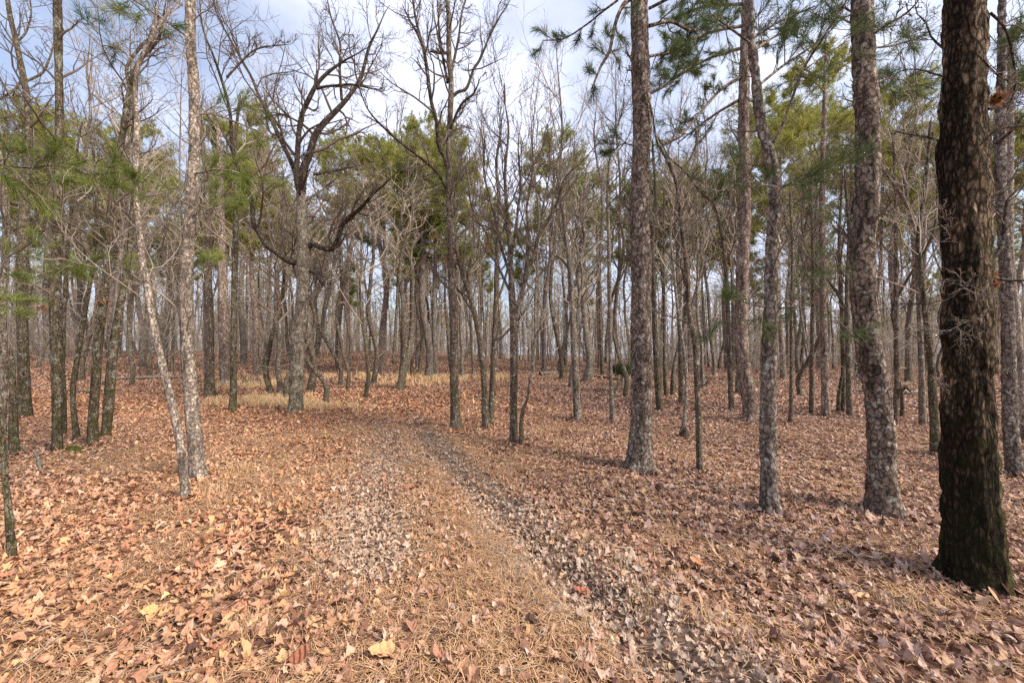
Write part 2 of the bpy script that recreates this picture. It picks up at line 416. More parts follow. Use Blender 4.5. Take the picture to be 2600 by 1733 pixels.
def grow(rng, P, R, k, m, Lr, ang=(0.5, 0.9), wander=0.12, up=0.05, rs=0.55, t0=0.25, t1=1.0, rmin=0.002, shrink=0.5, absL=None):
    """children of a set of branches, all at once. Lr: child length / parent length (or absL in metres)"""
    n, mp_, _ = P.shape
    k = int(k)
    t = (np.arange(k)[None, :] + rng.random((n, k))) / k * (t1 - t0) + t0
    x = np.clip(t * (mp_ - 1), 0, mp_ - 1.001)
    i = x.astype(int); f = (x - i)[..., None]
    ar = np.arange(n)[:, None]
    B = P[ar, i] * (1 - f) + P[ar, i + 1] * f
    D = P[ar, i + 1] - P[ar, i]
    D /= np.linalg.norm(D, axis=-1, keepdims=True) + 1e-9
    r0 = (R[ar, i] * (1 - f[..., 0]) + R[ar, i + 1] * f[..., 0]) * rs
    pl = np.linalg.norm(np.diff(P, axis=1), axis=2).sum(1)[:, None]
    ln = (absL(t) if callable(absL) else (absL if absL is not None else pl * Lr) * (1 - shrink * (t - t0))) * rng.uniform(0.55, 1.35, t.shape)
    B = B.reshape(-1, 3); D = D.reshape(-1, 3); r0 = np.maximum(r0.ravel(), rmin); ln = ln.ravel()
    q = rng.normal(size=B.shape); q -= (q * D).sum(1, keepdims=True) * D
    q /= np.linalg.norm(q, axis=1, keepdims=True) + 1e-9
    a = rng.uniform(ang[0], ang[1], len(B))[:, None]
    d = np.cos(a) * D + np.sin(a) * q
    pts = [B]; p = B
    for s in range(m - 1):
        d = d + rng.normal(size=d.shape) * wander
        d[:, 2] += up
        d /= np.linalg.norm(d, axis=1, keepdims=True)
        p = p + d * (ln / (m - 1))[:, None]
        pts.append(p)
    s = np.linspace(0, 1, m)[None, :]
    R2 = r0[:, None] * (1 - s) ** 0.8 + rmin * 0.6
    return np.stack(pts, 1), np.minimum(R2, r0[:, None])

def tufts(rng, C, D, n=30, Ln=0.13, w=0.004, spread=0.9):
    """needle tufts: C centres, D directions"""
    k = len(C)
    if k == 0: return np.zeros((0, 3)), np.zeros((0, 3), int)
    C = np.repeat(C, n, 0); D = np.repeat(D, n, 0)
    C = C - D * (rng.random((len(C), 1)) * Ln * 0.9)
    q = rng.normal(size=C.shape)
    d = D + q * spread * 0.62
    d /= np.linalg.norm(d, axis=1, keepdims=True)
    l = Ln * rng.uniform(0.65, 1.15, (len(C), 1))
    s = np.cross(d, rng.normal(size=d.shape)); s /= np.linalg.norm(s, axis=1, keepdims=True) + 1e-9
    s *= w / 2
    mid = C + d * l * 0.55; tip = C + d * l; tip[:, 2] -= (l[:, 0] * 0.10)
    V = np.stack([C - s * 0.6, C + s * 0.6, mid + s, mid - s, tip], 1).reshape(-1, 3)
    b = np.arange(len(C)) * 5
    return V, [np.stack([b, b + 1, b + 2, b + 3], 1), np.stack([b + 3, b + 2, b + 4], 1)]

def smooth_line(pts, step, mx=400):
    pts = np.asarray(pts, float)
    if len(pts) == 2: pts = np.stack([pts[0], (pts[0] + pts[1]) / 2, pts[1]])
    d = np.linalg.norm(np.diff(pts[:, :3], axis=0), axis=1)
    u = np.concatenate([[0], np.cumsum(d)])
    n = int(np.clip(u[-1] / step, 4, mx))
    q = np.linspace(0, u[-1], n)
    ext = np.concatenate([[2 * pts[0] - pts[1]], pts, [2 * pts[-1] - pts[-2]]])
    i = np.clip(np.searchsorted(u, q, 'right') - 1, 0, len(pts) - 2)
    t = ((q - u[i]) / (u[i + 1] - u[i] + 1e-9))[:, None]
    p0, p1, p2, p3 = ext[i], ext[i + 1], ext[i + 2], ext[i + 3]
    r = 0.5 * (2 * p1 + (p2 - p0) * t + (2 * p0 - 5 * p1 + 4 * p2 - p3) * t ** 2 + (3 * p1 - p0 - 3 * p2 + p3) * t ** 3)
    r[:, 3] = np.interp(q, u, pts[:, 3])
    return r

def trunk_mesh(line, sides=14, amp=0.0, kind='pine', seed=0, flare=0.0, knots=()):
    """line (n,4) local coordinates + radius -> displaced closed tube"""
    P = line[None, :, :3]; R = np.maximum(line[None, :, 3], 0.002)
    V, q = tubes(P, R, sides)
    n = len(line)
    C = np.repeat(line[:, :3], sides, 0); r = np.repeat(R[0], sides)
    d = V - C; dn = d / (np.linalg.norm(d, axis=1, keepdims=True) + 1e-9)
    z = C[:, 2]
    lump = (noise3(dn[:, 0] * 1.6 + 5, dn[:, 1] * 1.6, z * 3.0 + dn[:, 2], seed) - 0.5) * 0.16 * r
    off = lump
    if amp:
        if kind == 'oak':
            a_ = noise3(dn[:, 0] * r * 32, dn[:, 1] * r * 32, z * 6.0, seed + 3)
            off = off + amp * (np.abs(2 * a_ - 1) * 1.6 - 0.5) + amp * 0.7 * (noise3(dn[:, 0] * r * 70, dn[:, 1] * r * 70, z * 22, seed + 5) - 0.5)
        else:
            a_ = noise3(dn[:, 0] * r * 24, dn[:, 1] * r * 24, z * 13, seed + 3)
            b_ = noise3(dn[:, 0] * r * 60, dn[:, 1] * r * 60, z * 38, seed + 9)
            off = off + amp * (np.clip(np.abs(2 * a_ - 1) * 2.4, 0, 1) - 0.5 + 0.5 * (b_ - 0.5))
    if flare:
        th = np.arctan2(dn[:, 1], dn[:, 0])
        off = off + r * flare * 1.7 * np.exp(-np.clip(z, 0, None) / (r * 1.0)) * (0.35 + 0.4 * np.cos(th * 3 + seed) + 0.3 * np.cos(th * 5 + 2 * seed))
    for kz, ka, kr, kh in knots:
        th = np.arctan2(dn[:, 1], dn[:, 0])
        off = off + kh * np.exp(-((z - kz) / kr) ** 2 - (np.angle(np.exp(1j * (th - ka))) * r / kr) ** 2)
    V = V + dn * off[:, None]
    top = len(V); V = np.concatenate([V, line[-1:, :3]])
    j = np.arange(sides); cap = np.stack([(n - 1) * sides + j, (n - 1) * sides + (j + 1) % sides, np.full(sides, top)], 1)
    return V, [q, cap]

# ------------------------------------------------------------------ scene objects
def link(name, data, parent=None, **props):
    o = bpy.data.objects.new(name, data)
    COL.objects.link(o)
    if parent is not None: o.parent = parent
    for k, v in props.items():
        if v: o[k] = v
    return o

def thing(name, label, cat, loc, group=None):
    o = link(name, None, None, label=label, category=cat, group=group)
    o.location = loc
    o.empty_display_size = 0.3
    return o

def part(name, VF, mats, parent, smooth=True, label=None, fm=None):
    me = build_mesh(name, VF[0], VF[1], mats, smooth, fm)
    return link(name, me, parent, label=label)

# ---- the ground sheet: fine by the camera, coarse to the horizon
def warp(n, a, b, s):
    u = np.linspace(-1, 1, n)
    return a * np.sinh(b * u) + s
gx = warp(430, 2.6, math.asinh(700 / 2.6), 0.0)
gy = warp(430, 2.6, math.asinh(700 / 2.6), 3.5)
GX, GY = np.meshgrid(gx, gy)
GZ = height(GX, GY) - 0.012
nx, ny = len(gx), len(gy)
ii = np.arange(nx * ny).reshape(ny, nx)
Q = np.stack([ii[:-1, :-1], ii[:-1, 1:], ii[1:, 1:], ii[1:, :-1]], -1).reshape(-1, 4)

def zones(x, y):
    """pale leaves, pine straw, bare soil, orange tint"""
    gr, gl, f = ruts(x, y)
    a = np.interp(y, RUT_Y, RUT_R); b = np.interp(y, RUT_Y, RUT_L)
    f2 = 1 - sstep(5, 9.5, y)
    pn = fbm2(x * 0.9, y * 0.9, 21); sn = fbm2(x * 1.7 + 9, y * 1.7, 31)
    wr = np.exp(-((x - a - 0.10) / 0.33) ** 2); wl = np.exp(-((x - b) / 0.42) ** 2) * sstep(2.2, 2.9, y)
    pale = np.clip((wr + wl) * 1.15 * f2, 0, 1)
    mid = np.exp(-((x - (a + b) / 2) / (0.42 * np.abs(a - b) + 0.08)) ** 4) * (1 - sstep(6, 10, y))
    straw = np.clip(mid * 0.9 + sstep(0.44, 0.60, sn) * 0.75 * (1 - sstep(-0.5, 3.0, x)) * (1 - sstep(8, 16, y)) + sstep(0.60, 0.72, sn) * 0.5 * (1 - sstep(6, 12, y)), 0, 1)
    straw = np.clip(straw + 0.75 * (1 - sstep(1.6, 2.6, y)) * sstep(-2.5, -0.2, x) * sstep(1.0, 0.3, x), 0, 1) * (1 - 0.8 * pale)
    edge = np.exp(-((x - a + 0.28) / 0.14) ** 2) * f2 + 0.5 * np.exp(-((x - b - 0.30) / 0.12) ** 2) * sstep(2.4, 3.2, y) * f2
    bank = 0.8 * np.exp(-((x - a - 0.27) / 0.11) ** 2) * sstep(3.2, 4.2, y) * (1 - sstep(6.5, 8.5, y))
    soil = np.clip(edge * sstep(0.34, 0.56, pn) * 1.2 + bank * 0.6, 0, 1)
    warm = (1 - sstep(-3.5, 2.5, x - 0.08 * y)) * (1 - 0.7 * (1 - sstep(-5.5, -2.0, x + 0.35 * y)) * (1 - sstep(5, 10, y))) * (1 - 0.7 * sstep(10, 18, y))
    return pale, straw * 0.9, soil, warm

pz, sz2, oz, wz = zones(GX.ravel(), GY.ravel())
gcol = np.stack([pz, sz2, np.clip(oz * 0.9 + 0.5 * pz, 0, 1)], 1)
me = build_mesh('ground', np.stack([GX, GY, GZ], -1).reshape(-1, 3), Q, M['ground'], True, cols=('zone', gcol))
g = link('ground', me, None, kind='structure')

# ------------------------------------------------------------------ traced trees
LW = [1.0]
def trace(pts, Y, slope=0.0, step=0.06, mx=400, sink=False, base=None, yfun=None):
    """pts [(x, y, w)] on the photograph at depth Y (+ slope * fraction) -> smoothed world line with radii"""
    n = len(pts); out = []
    cum = np.concatenate([[0], np.cumsum([math.hypot(pts[i + 1][0] - pts[i][0], pts[i + 1][1] - pts[i][1]) for i in range(n - 1)])])
    for i, (x, y, w) in enumerate(pts):
        yy = Y + slope * cum[i] / cum[-1]
        p = at(x, y, yy)
        out.append((*p, rad(x, w, yy) * LW[0]))
    out = np.array(out)
    if sink:
        lo = out[0].copy(); lo[2] -= 0.25; lo[3] *= 1.06
        out = np.concatenate([[lo], out])
    return smooth_line(out, step, mx)

TRACED = []
FEET = []
def resamp(line, m):
    u = np.linspace(0, len(line) - 1, m); i = np.clip(u.astype(int), 0, len(line) - 2); f = (u - i)[:, None]
    return line[i] * (1 - f) + line[i + 1] * f

def hero(name, label, cat, pts, mat='bare', limbs=(), seed=1, amp=None, kind='mid', topz=3.5, twig='twig_dark', nb=0, blen=1.0,
         sub=(5, 4), boughs=(), needle='needle', crown_t0=0.45, flare=0.25, knots=(), deadl=(), up=0.10, wander=0.2, limb_sub=1.0, group=None, rtw=0.0022,
         bough_amp=1.0, limb_twig=None, limb_extra=0, limb_mat=None, limb_w=1.0):
    """a tree traced from the photograph: trunk, limbs, twig crown and, for pines, needled boughs"""
    rng = np.random.default_rng(seed)
    b = hit(pts[0][0], pts[0][1])
    Y = b[1]
    TRACED.append((b[0], b[1])); FEET.append((b[0], b[1], rad(pts[0][0], pts[0][2], Y)))
    root = thing(name, label, cat, b, group)
    pxr = pts[0][2]
    line = trace(pts, Y, 0, step=0.03 if pxr > 40 else (0.05 if pxr > 20 else 0.08), mx=420, sink=True)
    # carry the trunk on above the frame
    if pts[-1][1] > 0: topz = min(topz, 0.35)
    if topz > 0:
        e = line[-1]; k0 = line[-12] if len(line) > 12 else line[0]
        d = (e[:3] - k0[:3]); d /= np.linalg.norm(d); d[2] = abs(d[2]); nseg = 10
        ext = []
        p = e[:3].copy()
        for i in range(nseg):
            d = d + rng.normal(size=3) * 0.04; d[2] += 0.04; d /= np.linalg.norm(d)
            p = p + d * topz / nseg
            ext.append((*p, e[3] * (1 - (i + 1) / nseg) ** 0.7 + 0.006))
        line = np.concatenate([line, ext])
    loc = line.copy(); loc[:, :3] -= b
    sides = 72 if pxr > 100 else (40 if pxr > 40 else (20 if pxr > 20 else 10))
    if amp is None: amp = 0.011 if pxr > 40 else (0.006 if pxr > 20 else 0.0)
    part('trunk', trunk_mesh(loc, sides, amp, kind, seed, flare, knots), M[mat], root)
    twP, twR = [], []
    tuftC, tuftD = [], []
    def addtw(P, R): twP.append(P); twR.append(R)
    main = resamp(loc, 24)
    Bp, Br = [], []
    for li, lb in enumerate(limbs):
        lp, slope = lb[0], (lb[1] if len(lb) > 1 else 0.0)
        dY = lb[2] if len(lb) > 2 else 0.0
        LW[0] = limb_w; ln = trace(lp, Y + dY, slope, step=0.06); LW[0] = 1.0
        ln[:, :3] -= b
        # wander in depth so that limbs do not lie in one plane
        u = np.linspace(0, 1, len(ln)); L_ = np.linalg.norm(np.diff(ln[:, :3], axis=0), axis=1).sum()
        wob = (noise2(u * 3.1, u * 0 + li, seed) - 0.5) * 0.5 * L_ * u * (1 - 0.4 * u)
        ln[:, 1] += wob * 0.5
        ln[:, 3] *= 1 - 0.7 * u ** 5
        part('limb', trunk_mesh(ln, 10 if lp[0][2] > 12 else 6, 0.0, kind, seed + li, 0), M[limb_mat or mat], root)
        q = resamp(ln, 12); Bp.append(q[:, :3]); Br.append(q[:, 3])
    if nb:
        P1, R1 = grow(rng, main[None, :, :3], main[None, :, 3], nb, 7, 0, (0.5, 1.15), wander * 0.8, up, 0.16 if kind == 'pine' else 0.36, crown_t0, 0.97, rtw * 1.5, 0.5, absL=blen)
        addtw(P1, R1)
        P2, R2 = grow(rng, P1, R1, sub[0], 6, 0.5, (0.4, 1.0), wander, up * 0.7, 0.6, 0.25, 1, rtw)
        P3, R3 = grow(rng, P2, R2, sub[1], 4, 0.5, (0.4, 1.0), wander, up * 0.5, 0.6, 0.2, 1, rtw)
        addtw(P2, R2); addtw(P3, R3)
    if Bp:
        Pl, Rl = np.stack(Bp), np.stack(Br)
        k = max(3, int(9 * limb_sub))
        P1, R1 = grow(rng, Pl, Rl, k, 7, 0.34, (0.45, 1.0), wander, up, 0.5, 0.15, 1, rtw * 1.4)
        P2, R2 = grow(rng, P1, R1, sub[0], 6, 0.5, (0.4, 0.95), wander, up * 0.7, 0.6, 0.2, 1, rtw)
        P3, R3 = grow(rng, P2, R2, sub[1], 4, 0.5, (0.4, 0.95), wander, up * 0.5, 0.6, 0.2, 1, rtw)
        for a_, c_ in ((P1, R1), (P2, R2), (P3, R3)): addtw(a_, c_)
    tw = []
    for P_, R_ in zip(twP, twR): tw.append(tubes(P_, R_, 3 if R_.max() < 0.012 else 5))
    if tw:
        V, F = merge(tw); part('crown', (V, F), M[twig], root)
    # needled boughs: each traced bough is a part carrying its needles
    for bi, bg in enumerate(boughs):
        bp_, slope, dY, dens = bg[0], bg[1], bg[2], bg[3]
        ln = trace(bp_, Y + dY, slope, step=0.06); ln[:, :3] -= b
        ln[:, 3] = np.maximum(ln[:, 3], 0.004)
        q = resamp(ln, 12)
        bl = np.linalg.norm(np.diff(q[:, :3], axis=0), axis=1).sum()
        P1, R1 = grow(rng, q[None, :, :3], q[None, :, 3], max(4, int(bl * 9 * dens)), 6, 0, (0.4, 1.0), 0.18, 0.05, 0.5, 0.12, 1, 0.002, 0.3, absL=0.42 * bough_amp)
        P2, R2 = grow(rng, P1, R1, 4, 5, 0.45, (0.3, 0.9), 0.18, 0.08, 0.6, 0.25, 1, 0.0016)
        wood = merge([trunk_mesh(ln, 6, 0, 'pine', seed + bi, 0), tubes(P1, R1, 3), tubes(P2, R2, 3)])
        bo = part('bough', wood, M[mat], root)
        allP = np.concatenate([P1[:, -1], P2[:, -1], P2[:, -3]])
        allD = np.concatenate([P1[:, -1] - P1[:, -2], P2[:, -1] - P2[:, -2], P2[:, -3] - P2[:, -4]])
        allD /= np.linalg.norm(allD, axis=1, keepdims=True) + 1e-9
        part('needles', tufts(rng, allP, allD, 18, 0.135, max(0.0034, 0.0009 * Y), 0.75), M[needle], bo, False)
    for (cx, cy, cr, cnt) in deadl:
        c = at(cx, cy, Y) - b
        rr = rad(cx, cr * 2, Y)
        C = c + rng.normal(size=(cnt, 3)) * rr * 0.5
        part('dead_leaves', leaf_quads(rng, C, 0.07 + 0.002 * Y), M['dry_leaf'], root, False)
    return root

def leaf_quads(rng, C, s):
    n = len(C)
    a = rng.normal(size=(n, 3)); a /= np.linalg.norm(a, axis=1, keepdims=True)
    c = np.cross(a, rng.normal(size=(n, 3))); c /= np.linalg.norm(c, axis=1, keepdims=True)
    nn = np.cross(a, c)
    l = s * rng.uniform(0.5, 1.2, (n, 1)); w = l * 0.42
    V = np.stack([C - a * l / 2, C + c * w / 2 + nn * w * .3, C + a * l / 2, C - c * w / 2 + nn * w * .3], 1).reshape(-1, 3)
    b = np.arange(n) * 4
    return V, [np.stack([b, b + 1, b + 2], 1), np.stack([b, b + 2, b + 3], 1)]

def up_(pts, x, y, w):   # shorthand used where a trunk runs on above the frame
    return list(pts) + [(x, y, w)]

# --- left edge group
hero('sapling', 'slim lichen-marked sapling leaning in at the left edge of the photo', 'sapling',
     [(28, 1290, 24), (24, 1230, 21), (18, 1150, 19), (8, 1060, 18), (2, 980, 15), (-12, 820, 13), (-20, 700, 11)], 'mossy', seed=11, topz=1.5, nb=5, blen=0.6)
hero('broken_trunk', 'dark stub with a pale splintered upper half beside the left-edge sapling', 'dead tree',
     [(32, 1044, 30), (31, 960, 22), (29, 900, 19), (27, 850, 17), (25, 800, 7)], 'mossy', seed=12, topz=0, flare=0.3)
hero('bare_tree', 'pale bare tree standing at the very left edge behind the splintered stub', 'tree',
     [(4, 1010, 22), (8, 850, 21), (6, 700, 20), (12, 600, 21), (14, 480, 19), (6, 380, 17), (-10, 250, 15)], 'grey', seed=13, nb=16, crown_t0=0.5, blen=1.6)
hero('oak_tree', 'thick mossy dark oak with a flared foot, furthest left of the wide trunks', 'oak',
     [(58, 959, 40), (56, 900, 32), (54, 825, 28), (50, 664, 28), (52, 543, 27), (58, 440, 24), (66, 330, 19), (64, 240, 18), (52, 170, 17), (38, 100, 15), (22, 30, 13), (12, -40, 12)], 'mossy',
     limbs=[([(55, 190, 9), (95, 165, 8), (120, 130, 6), (135, 85, 5)], 0.5), ([(50, 185, 9), (20, 215, 8), (-20, 240, 7)], -0.5), ([(36, 100, 8), (62, 70, 6), (66, 20, 5), (80, -30, 4)], 0.4)],
     seed=14, nb=14, blen=1.6, crown_t0=0.45, deadl=[(95, 705, 16, 60)])
hero('pine_tree', 'tall straight grey trunk rising past the top of the photo from the moss clump', 'pine',
     [(131, 1040, 28), (131, 980, 25), (131, 900, 26), (130, 785, 30), (127, 660, 30), (134, 540, 27), (136, 404, 25), (137, 283, 22), (135, 162, 20), (133, 60, 23), (131, -60, 22)], 'mossy',
     seed=15, topz=5, nb=14, blen=0.9, crown_t0=0.3, deadl=[(128, 775, 10, 40)])
hero('bare_tree', 'thin dark stem pressed against the right of the tall straight grey trunk', 'tree',
     [(147, 1000, 14), (147, 900, 13), (144, 840, 12), (148, 700, 11), (156, 560, 10), (170, 430, 8), (180, 320, 6)], 'mossy', seed=16, nb=14, blen=1.2)
hero('bare_tree', 'crooked mossy stem with a reddish hollow between two straight dark trunks', 'tree',
     [(178, 1015, 20), (170, 950, 15), (168, 890, 15), (178, 820, 14), (188, 760, 14), (200, 690, 12), (214, 600, 11), (222, 480, 9), (215, 360, 7)], 'mossy', seed=17, nb=14, blen=1.2)
hero('bare_tree', 'dark forked tree whose upper stem bends right under green needles', 'tree',
     [(212, 1024, 30), (214, 960, 25), (218, 900, 24), (226, 785, 24), (242, 664, 20), (258, 444, 17), (279, 323, 16), (292, 240, 15), (299, 200, 13)], 'mossy',
     limbs=[([(299, 205, 11), (290, 150, 9), (315, 105, 9), (350, 75, 8), (375, 40, 6)], 0.3), ([(299, 200, 11), (325, 135, 9), (362, 88, 8), (372, 60, 7), (385, -10, 5)], -0.4)],
     seed=18, topz=0.8, nb=14, blen=1.2, deadl=[(238, 690, 14, 60)])
hero('bare_tree', 'dark tree with white lichen spots, rightmost of the mossy cluster', 'tree',
     [(243, 1003, 24), (247, 960, 26), (251, 906, 27), (262, 785, 22), (283, 664, 17), (299, 563, 14), (307, 444, 12), (311, 360, 10), (306, 250, 8)], 'mossy', seed=19, nb=15, blen=1.3)
hero('pine_tree', 'slender pale pine leaning left, crossing in front of the scaly pine', 'pine',
     [(426, 1149, 25), (424, 1110, 22), (416, 1040, 21), (404, 967, 21), (380, 866, 20), (359, 777, 18), (339, 664, 18), (323, 563, 18), (312, 444, 15), (312, 350, 14), (315, 283, 14), (311, 226, 12), (318, 150, 10), (345, 90, 8)], 'pine_pale',
     seed=20, amp=0.004, topz=1.2, nb=18, blen=0.8, crown_t0=0.4, kind='pine', flare=0.1, twig='twig',
     boughs=[([(345, 95, 6), (380, 40, 5), (420, 10, 4)], 0.3, 0.0, 0.5), ([(318, 150, 5), (270, 110, 4), (235, 105, 3)], 0.6, 0.0, 0.45)], needle='needle_dark')
hero('pine_tree', 'pale scaly pine with a whitish flared base left of the track', 'pine',
     [(458, 1100, 48), (453, 1070, 40), (444, 967, 35), (436, 880, 33), (432, 826, 32), (428, 664, 31), (430, 606, 32), (438, 500, 29), (442, 444, 28), (446, 340, 27), (446, 202, 25), (438, 101, 25), (437, 0, 25), (436, -80, 23)], 'pine_pale',
     seed=21, amp=0.008, topz=5, nb=12, blen=0.7, crown_t0=0.25, kind='pine', flare=0.3, twig='twig',
     boughs=[([(446, 262, 7), (490, 262, 6), (540, 280, 5), (590, 300, 4)], 0.5, 0, 0.9),
             ([(441, 440, 6), (400, 432, 5), (350, 440, 4), (310, 425, 3)], -0.6, 0, 0.8),
             ([(443, 400, 6), (500, 390, 5), (555, 400, 4), (590, 430, 3)], -0.7, 0, 0.7),
             ([(438, 90, 7), (385, 52, 6), (330, 15, 5), (290, -10, 4)], -0.5, 0, 0.8),
             ([(440, 460, 5), (480, 480, 4), (520, 470, 3)], 0.6, 0, 0.5),
             ([(436, 640, 5), (470, 620, 4), (500, 600, 3)], 0.9, 0, 0.25)])
# the pine just outside the frame whose boughs reach in
hero('pine_tree', 'pine off the left edge whose long green boughs reach across the mossy trunks', 'pine',
     [(-90, 1200, 44), (-92, 1000, 38), (-90, 700, 36), (-95, 400, 33), (-100, 100, 30), (-100, -100, 28)], 'pine_grey', seed=22, kind='pine', topz=4, bough_amp=0.8,
     boughs=[([(-92, 340, 10), (-20, 372, 8), (60, 385, 7), (140, 380, 6), (210, 400, 5), (270, 395, 4)], 0.2, 0, 1.1),
             ([(-92, 380, 8), (0, 400, 6), (80, 420, 5), (160, 410, 4)], 1.0, 0, 1.1),
             ([(-92, 600, 8), (0, 622, 6), (60, 640, 5), (130, 618, 4), (200, 605, 3)], 0.7, 0, 0.75),
             ([(-92, 660, 7), (-20, 690, 5), (40, 715, 4)], 0.2, 0, 0.9),
             ([(-92, 590, 7), (60, 590, 5), (180, 600, 4), (285, 612, 3)], 1.2, 0, 0.7)])
hero('bare_tree', 'dark straight trunk standing behind and just right of the scaly pine', 'tree',
     [(482, 912, 30), (481, 880, 25), (481, 745, 22), (477, 624, 19), (478, 500, 14), (472, 400, 11), (462, 300, 8)], 'bare', seed=23, nb=15, blen=1.8)
hero('pine_tree', 'wide pale pine seen between the dark trunk and the mossy-footed slim tree', 'pine',
     [(518, 884, 28), (516, 820, 26), (513, 705, 26), (509, 583, 21), (507, 480, 17), (505, 380, 14), (502, 300, 11)], 'pine_far', seed=24, kind='pine', nb=15, blen=1.8, twig='twig', topz=2)
hero('bare_tree', 'slim tree with a mossy yellow-green foot in the dry grass left of the oak', 'tree',
     [(534, 945, 22), (536, 900, 17), (537, 785, 16), (539, 624, 15), (541, 543, 14), (543, 440, 11), (540, 330, 8), (548, 250, 6)], 'mossy', seed=25, nb=15, blen=1.5, twig='twig')

# --- the pale oak
hero('oak_tree', 'pale lichened oak with wide crooked limbs standing in the dry grass', 'oak',
     [(678, 946, 37), (680, 900, 34), (682, 846, 33), (684, 769, 32), (692, 735, 31), (694, 705, 31), (697, 644, 31), (698, 600, 33), (698, 565, 31), (693, 520, 27), (692, 484, 24), (691, 440, 21)], 'oak_pale', kind='mid',
     limbs=[([(694, 604, 15), (665, 600, 13), (640, 583, 12), (612, 563, 11), (598, 540, 10), (583, 513, 9), (579, 464, 9), (567, 420, 8), (551, 384, 8), (541, 340, 8), (540, 299, 7), (537, 250, 6), (521, 178, 6), (510, 140, 5), (497, 101, 4), (485, 24, 4), (474, -20, 3)], -1.2),
            ([(521, 178, 5), (560, 130, 4), (600, 105, 4), (660, 95, 3)], 0.4, -1.2),
            ([(706, 572, 12), (716, 560, 11), (734, 567, 11), (758, 570, 11), (769, 550, 9), (785, 509, 9), (818, 480, 8), (858, 448, 7), (890, 432, 5), (931, 392, 3)], -0.8),
            ([(691, 450, 13), (682, 415, 12), (679, 383, 10), (682, 315, 10), (692, 266, 9), (713, 226, 9), (729, 194, 8), (753, 161, 7), (785, 129, 5), (817, 109, 4), (850, 85, 3)], -0.6),
            ([(728, 204, 6), (758, 196, 5), (800, 193, 5), (866, 198, 3), (880, 172, 3)], -0.3, -0.4),
            ([(692, 440, 17), (700, 391, 15), (717, 355, 13), (733, 311, 12), (769, 258, 10), (801, 206, 8), (826, 170, 7), (850, 120, 6), (878, 80, 4), (898, 20, 3)], 0.5),
            ([(785, 230, 6), (782, 160, 5), (781, 101, 4), (761, 40, 4), (750, -20, 3)], 0.3, 0.3),
            ([(690, 430, 11), (672, 380, 10), (644, 323, 9), (616, 266, 8), (583, 210, 7), (563, 161, 6), (543, 115, 5), (520, 50, 4), (508, -10, 3)], 1.0),
            ([(679, 360, 6), (650, 320, 5), (640, 290, 5), (605, 240, 4), (600, 200, 3)], 1.0),
            ([(720, 400, 5), (745, 398, 4), (790, 385, 4), (830, 378, 3)], 0.5),
            ([(712, 622, 7), (728, 630, 6), (736, 646, 7), (738, 660, 4)], -0.2)],
     seed=30, topz=0.3, limb_mat='limb', limb_w=1.3, nb=6, blen=1.0, crown_t0=0.8, flare=0.15, sub=(7, 5), knots=[(2.62, -1.3, 0.07, 0.05), (1.75, -2.2, 0.05, 0.03), (3.5, 2.9, 0.1, 0.05)], limb_sub=1.5, wander=0.24, rtw=0.0026)

# --- the tall forked tree right of the track
hero('bare_tree', 'tall dark forked tree nearest the track with bare limbs against open sky', 'tree',
     [(1048, 986, 29), (1046, 950, 22), (1044, 886, 20), (1042, 745, 19), (1038, 606, 18), (1032, 444, 15), (1032, 323, 13), (1036, 202, 12), (1031, 121, 12), (1031, 40, 11), (1024, -20, 9)], 'bare',
     limbs=[([(1030, 400, 10), (1022, 365, 9), (1008, 335, 9), (1003, 283, 8), (991, 234, 8), (983, 174, 8), (975, 121, 8), (963, 89, 7), (940, 45, 6), (919, -5, 5)], -0.4),
            ([(970, 100, 6), (956, 50, 5), (950, 0, 5), (945, -40, 4)], 0.3, -0.3),
            ([(1028, 440, 7), (1010, 405, 6), (987, 380, 6), (947, 347, 5), (886, 299, 5), (854, 266, 4), (834, 218, 4), (822, 178, 3)], -0.8),
            ([(1035, 226, 7), (1052, 212, 6), (1072, 204, 6), (1088, 160, 5), (1100, 141, 5), (1120, 97, 4), (1141, 60, 4), (1173, 5, 3)], 0.6),
            ([(1031, 122, 6), (1005, 120, 6), (985, 118, 5)], -0.2),
            ([(1034, 180, 6), (1050, 100, 5), (1062, 40, 4), (1085, -20, 3)], 0.5),
            ([(1033, 300, 5), (1060, 240, 5), (1090, 215, 4), (1105, 170, 3)], -0.7),
            ([(1028, 190, 6), (1014, 110, 5), (1006, 30, 4), (1000, -30, 3)], 0.5)],
     seed=31, topz=1.5, limb_mat='limb', limb_w=1.2, nb=18, blen=1.1, crown_t0=0.28, flare=0.25, deadl=[(1038, 590, 18, 60), (1000, 545, 16, 30)], rtw=0.0024, limb_sub=1.3, sub=(6, 5))
hero('bare_tree', 'mossy-footed stem leaning left from the twin clump right of the tall forked tree', 'tree',
     [(1117, 987, 20), (1114, 930, 17), (1112, 866, 16), (1100, 765, 14), (1080, 684, 12), (1060, 620, 10), (1048, 567, 9), (1042, 490, 7), (1052, 400, 5)], 'bare', seed=32, nb=19, blen=1.1, crown_t0=0.4,
     limbs=[([(1096, 740, 8), (1075, 640, 7), (1090, 560, 6), (1085, 470, 5), (1100, 380, 4)], 0.5)])
hero('bare_tree', 'straighter right-hand stem of the twin clump, with forks high in the twigs', 'tree',
     [(1127, 975, 15), (1132, 866, 14), (1136, 785, 14), (1140, 680, 12), (1141, 606, 11), (1147, 480, 8), (1140, 380, 6), (1150, 300, 4)], 'bare', seed=33, nb=19, blen=1.2, crown_t0=0.4,
     limbs=[([(1139, 700, 7), (1160, 640, 6), (1175, 560, 5), (1165, 470, 4), (1175, 380, 3)], 0.4), ([(1137, 790, 6), (1180, 745, 5), (1215, 700, 4), (1235, 650, 3)], -0.4)])
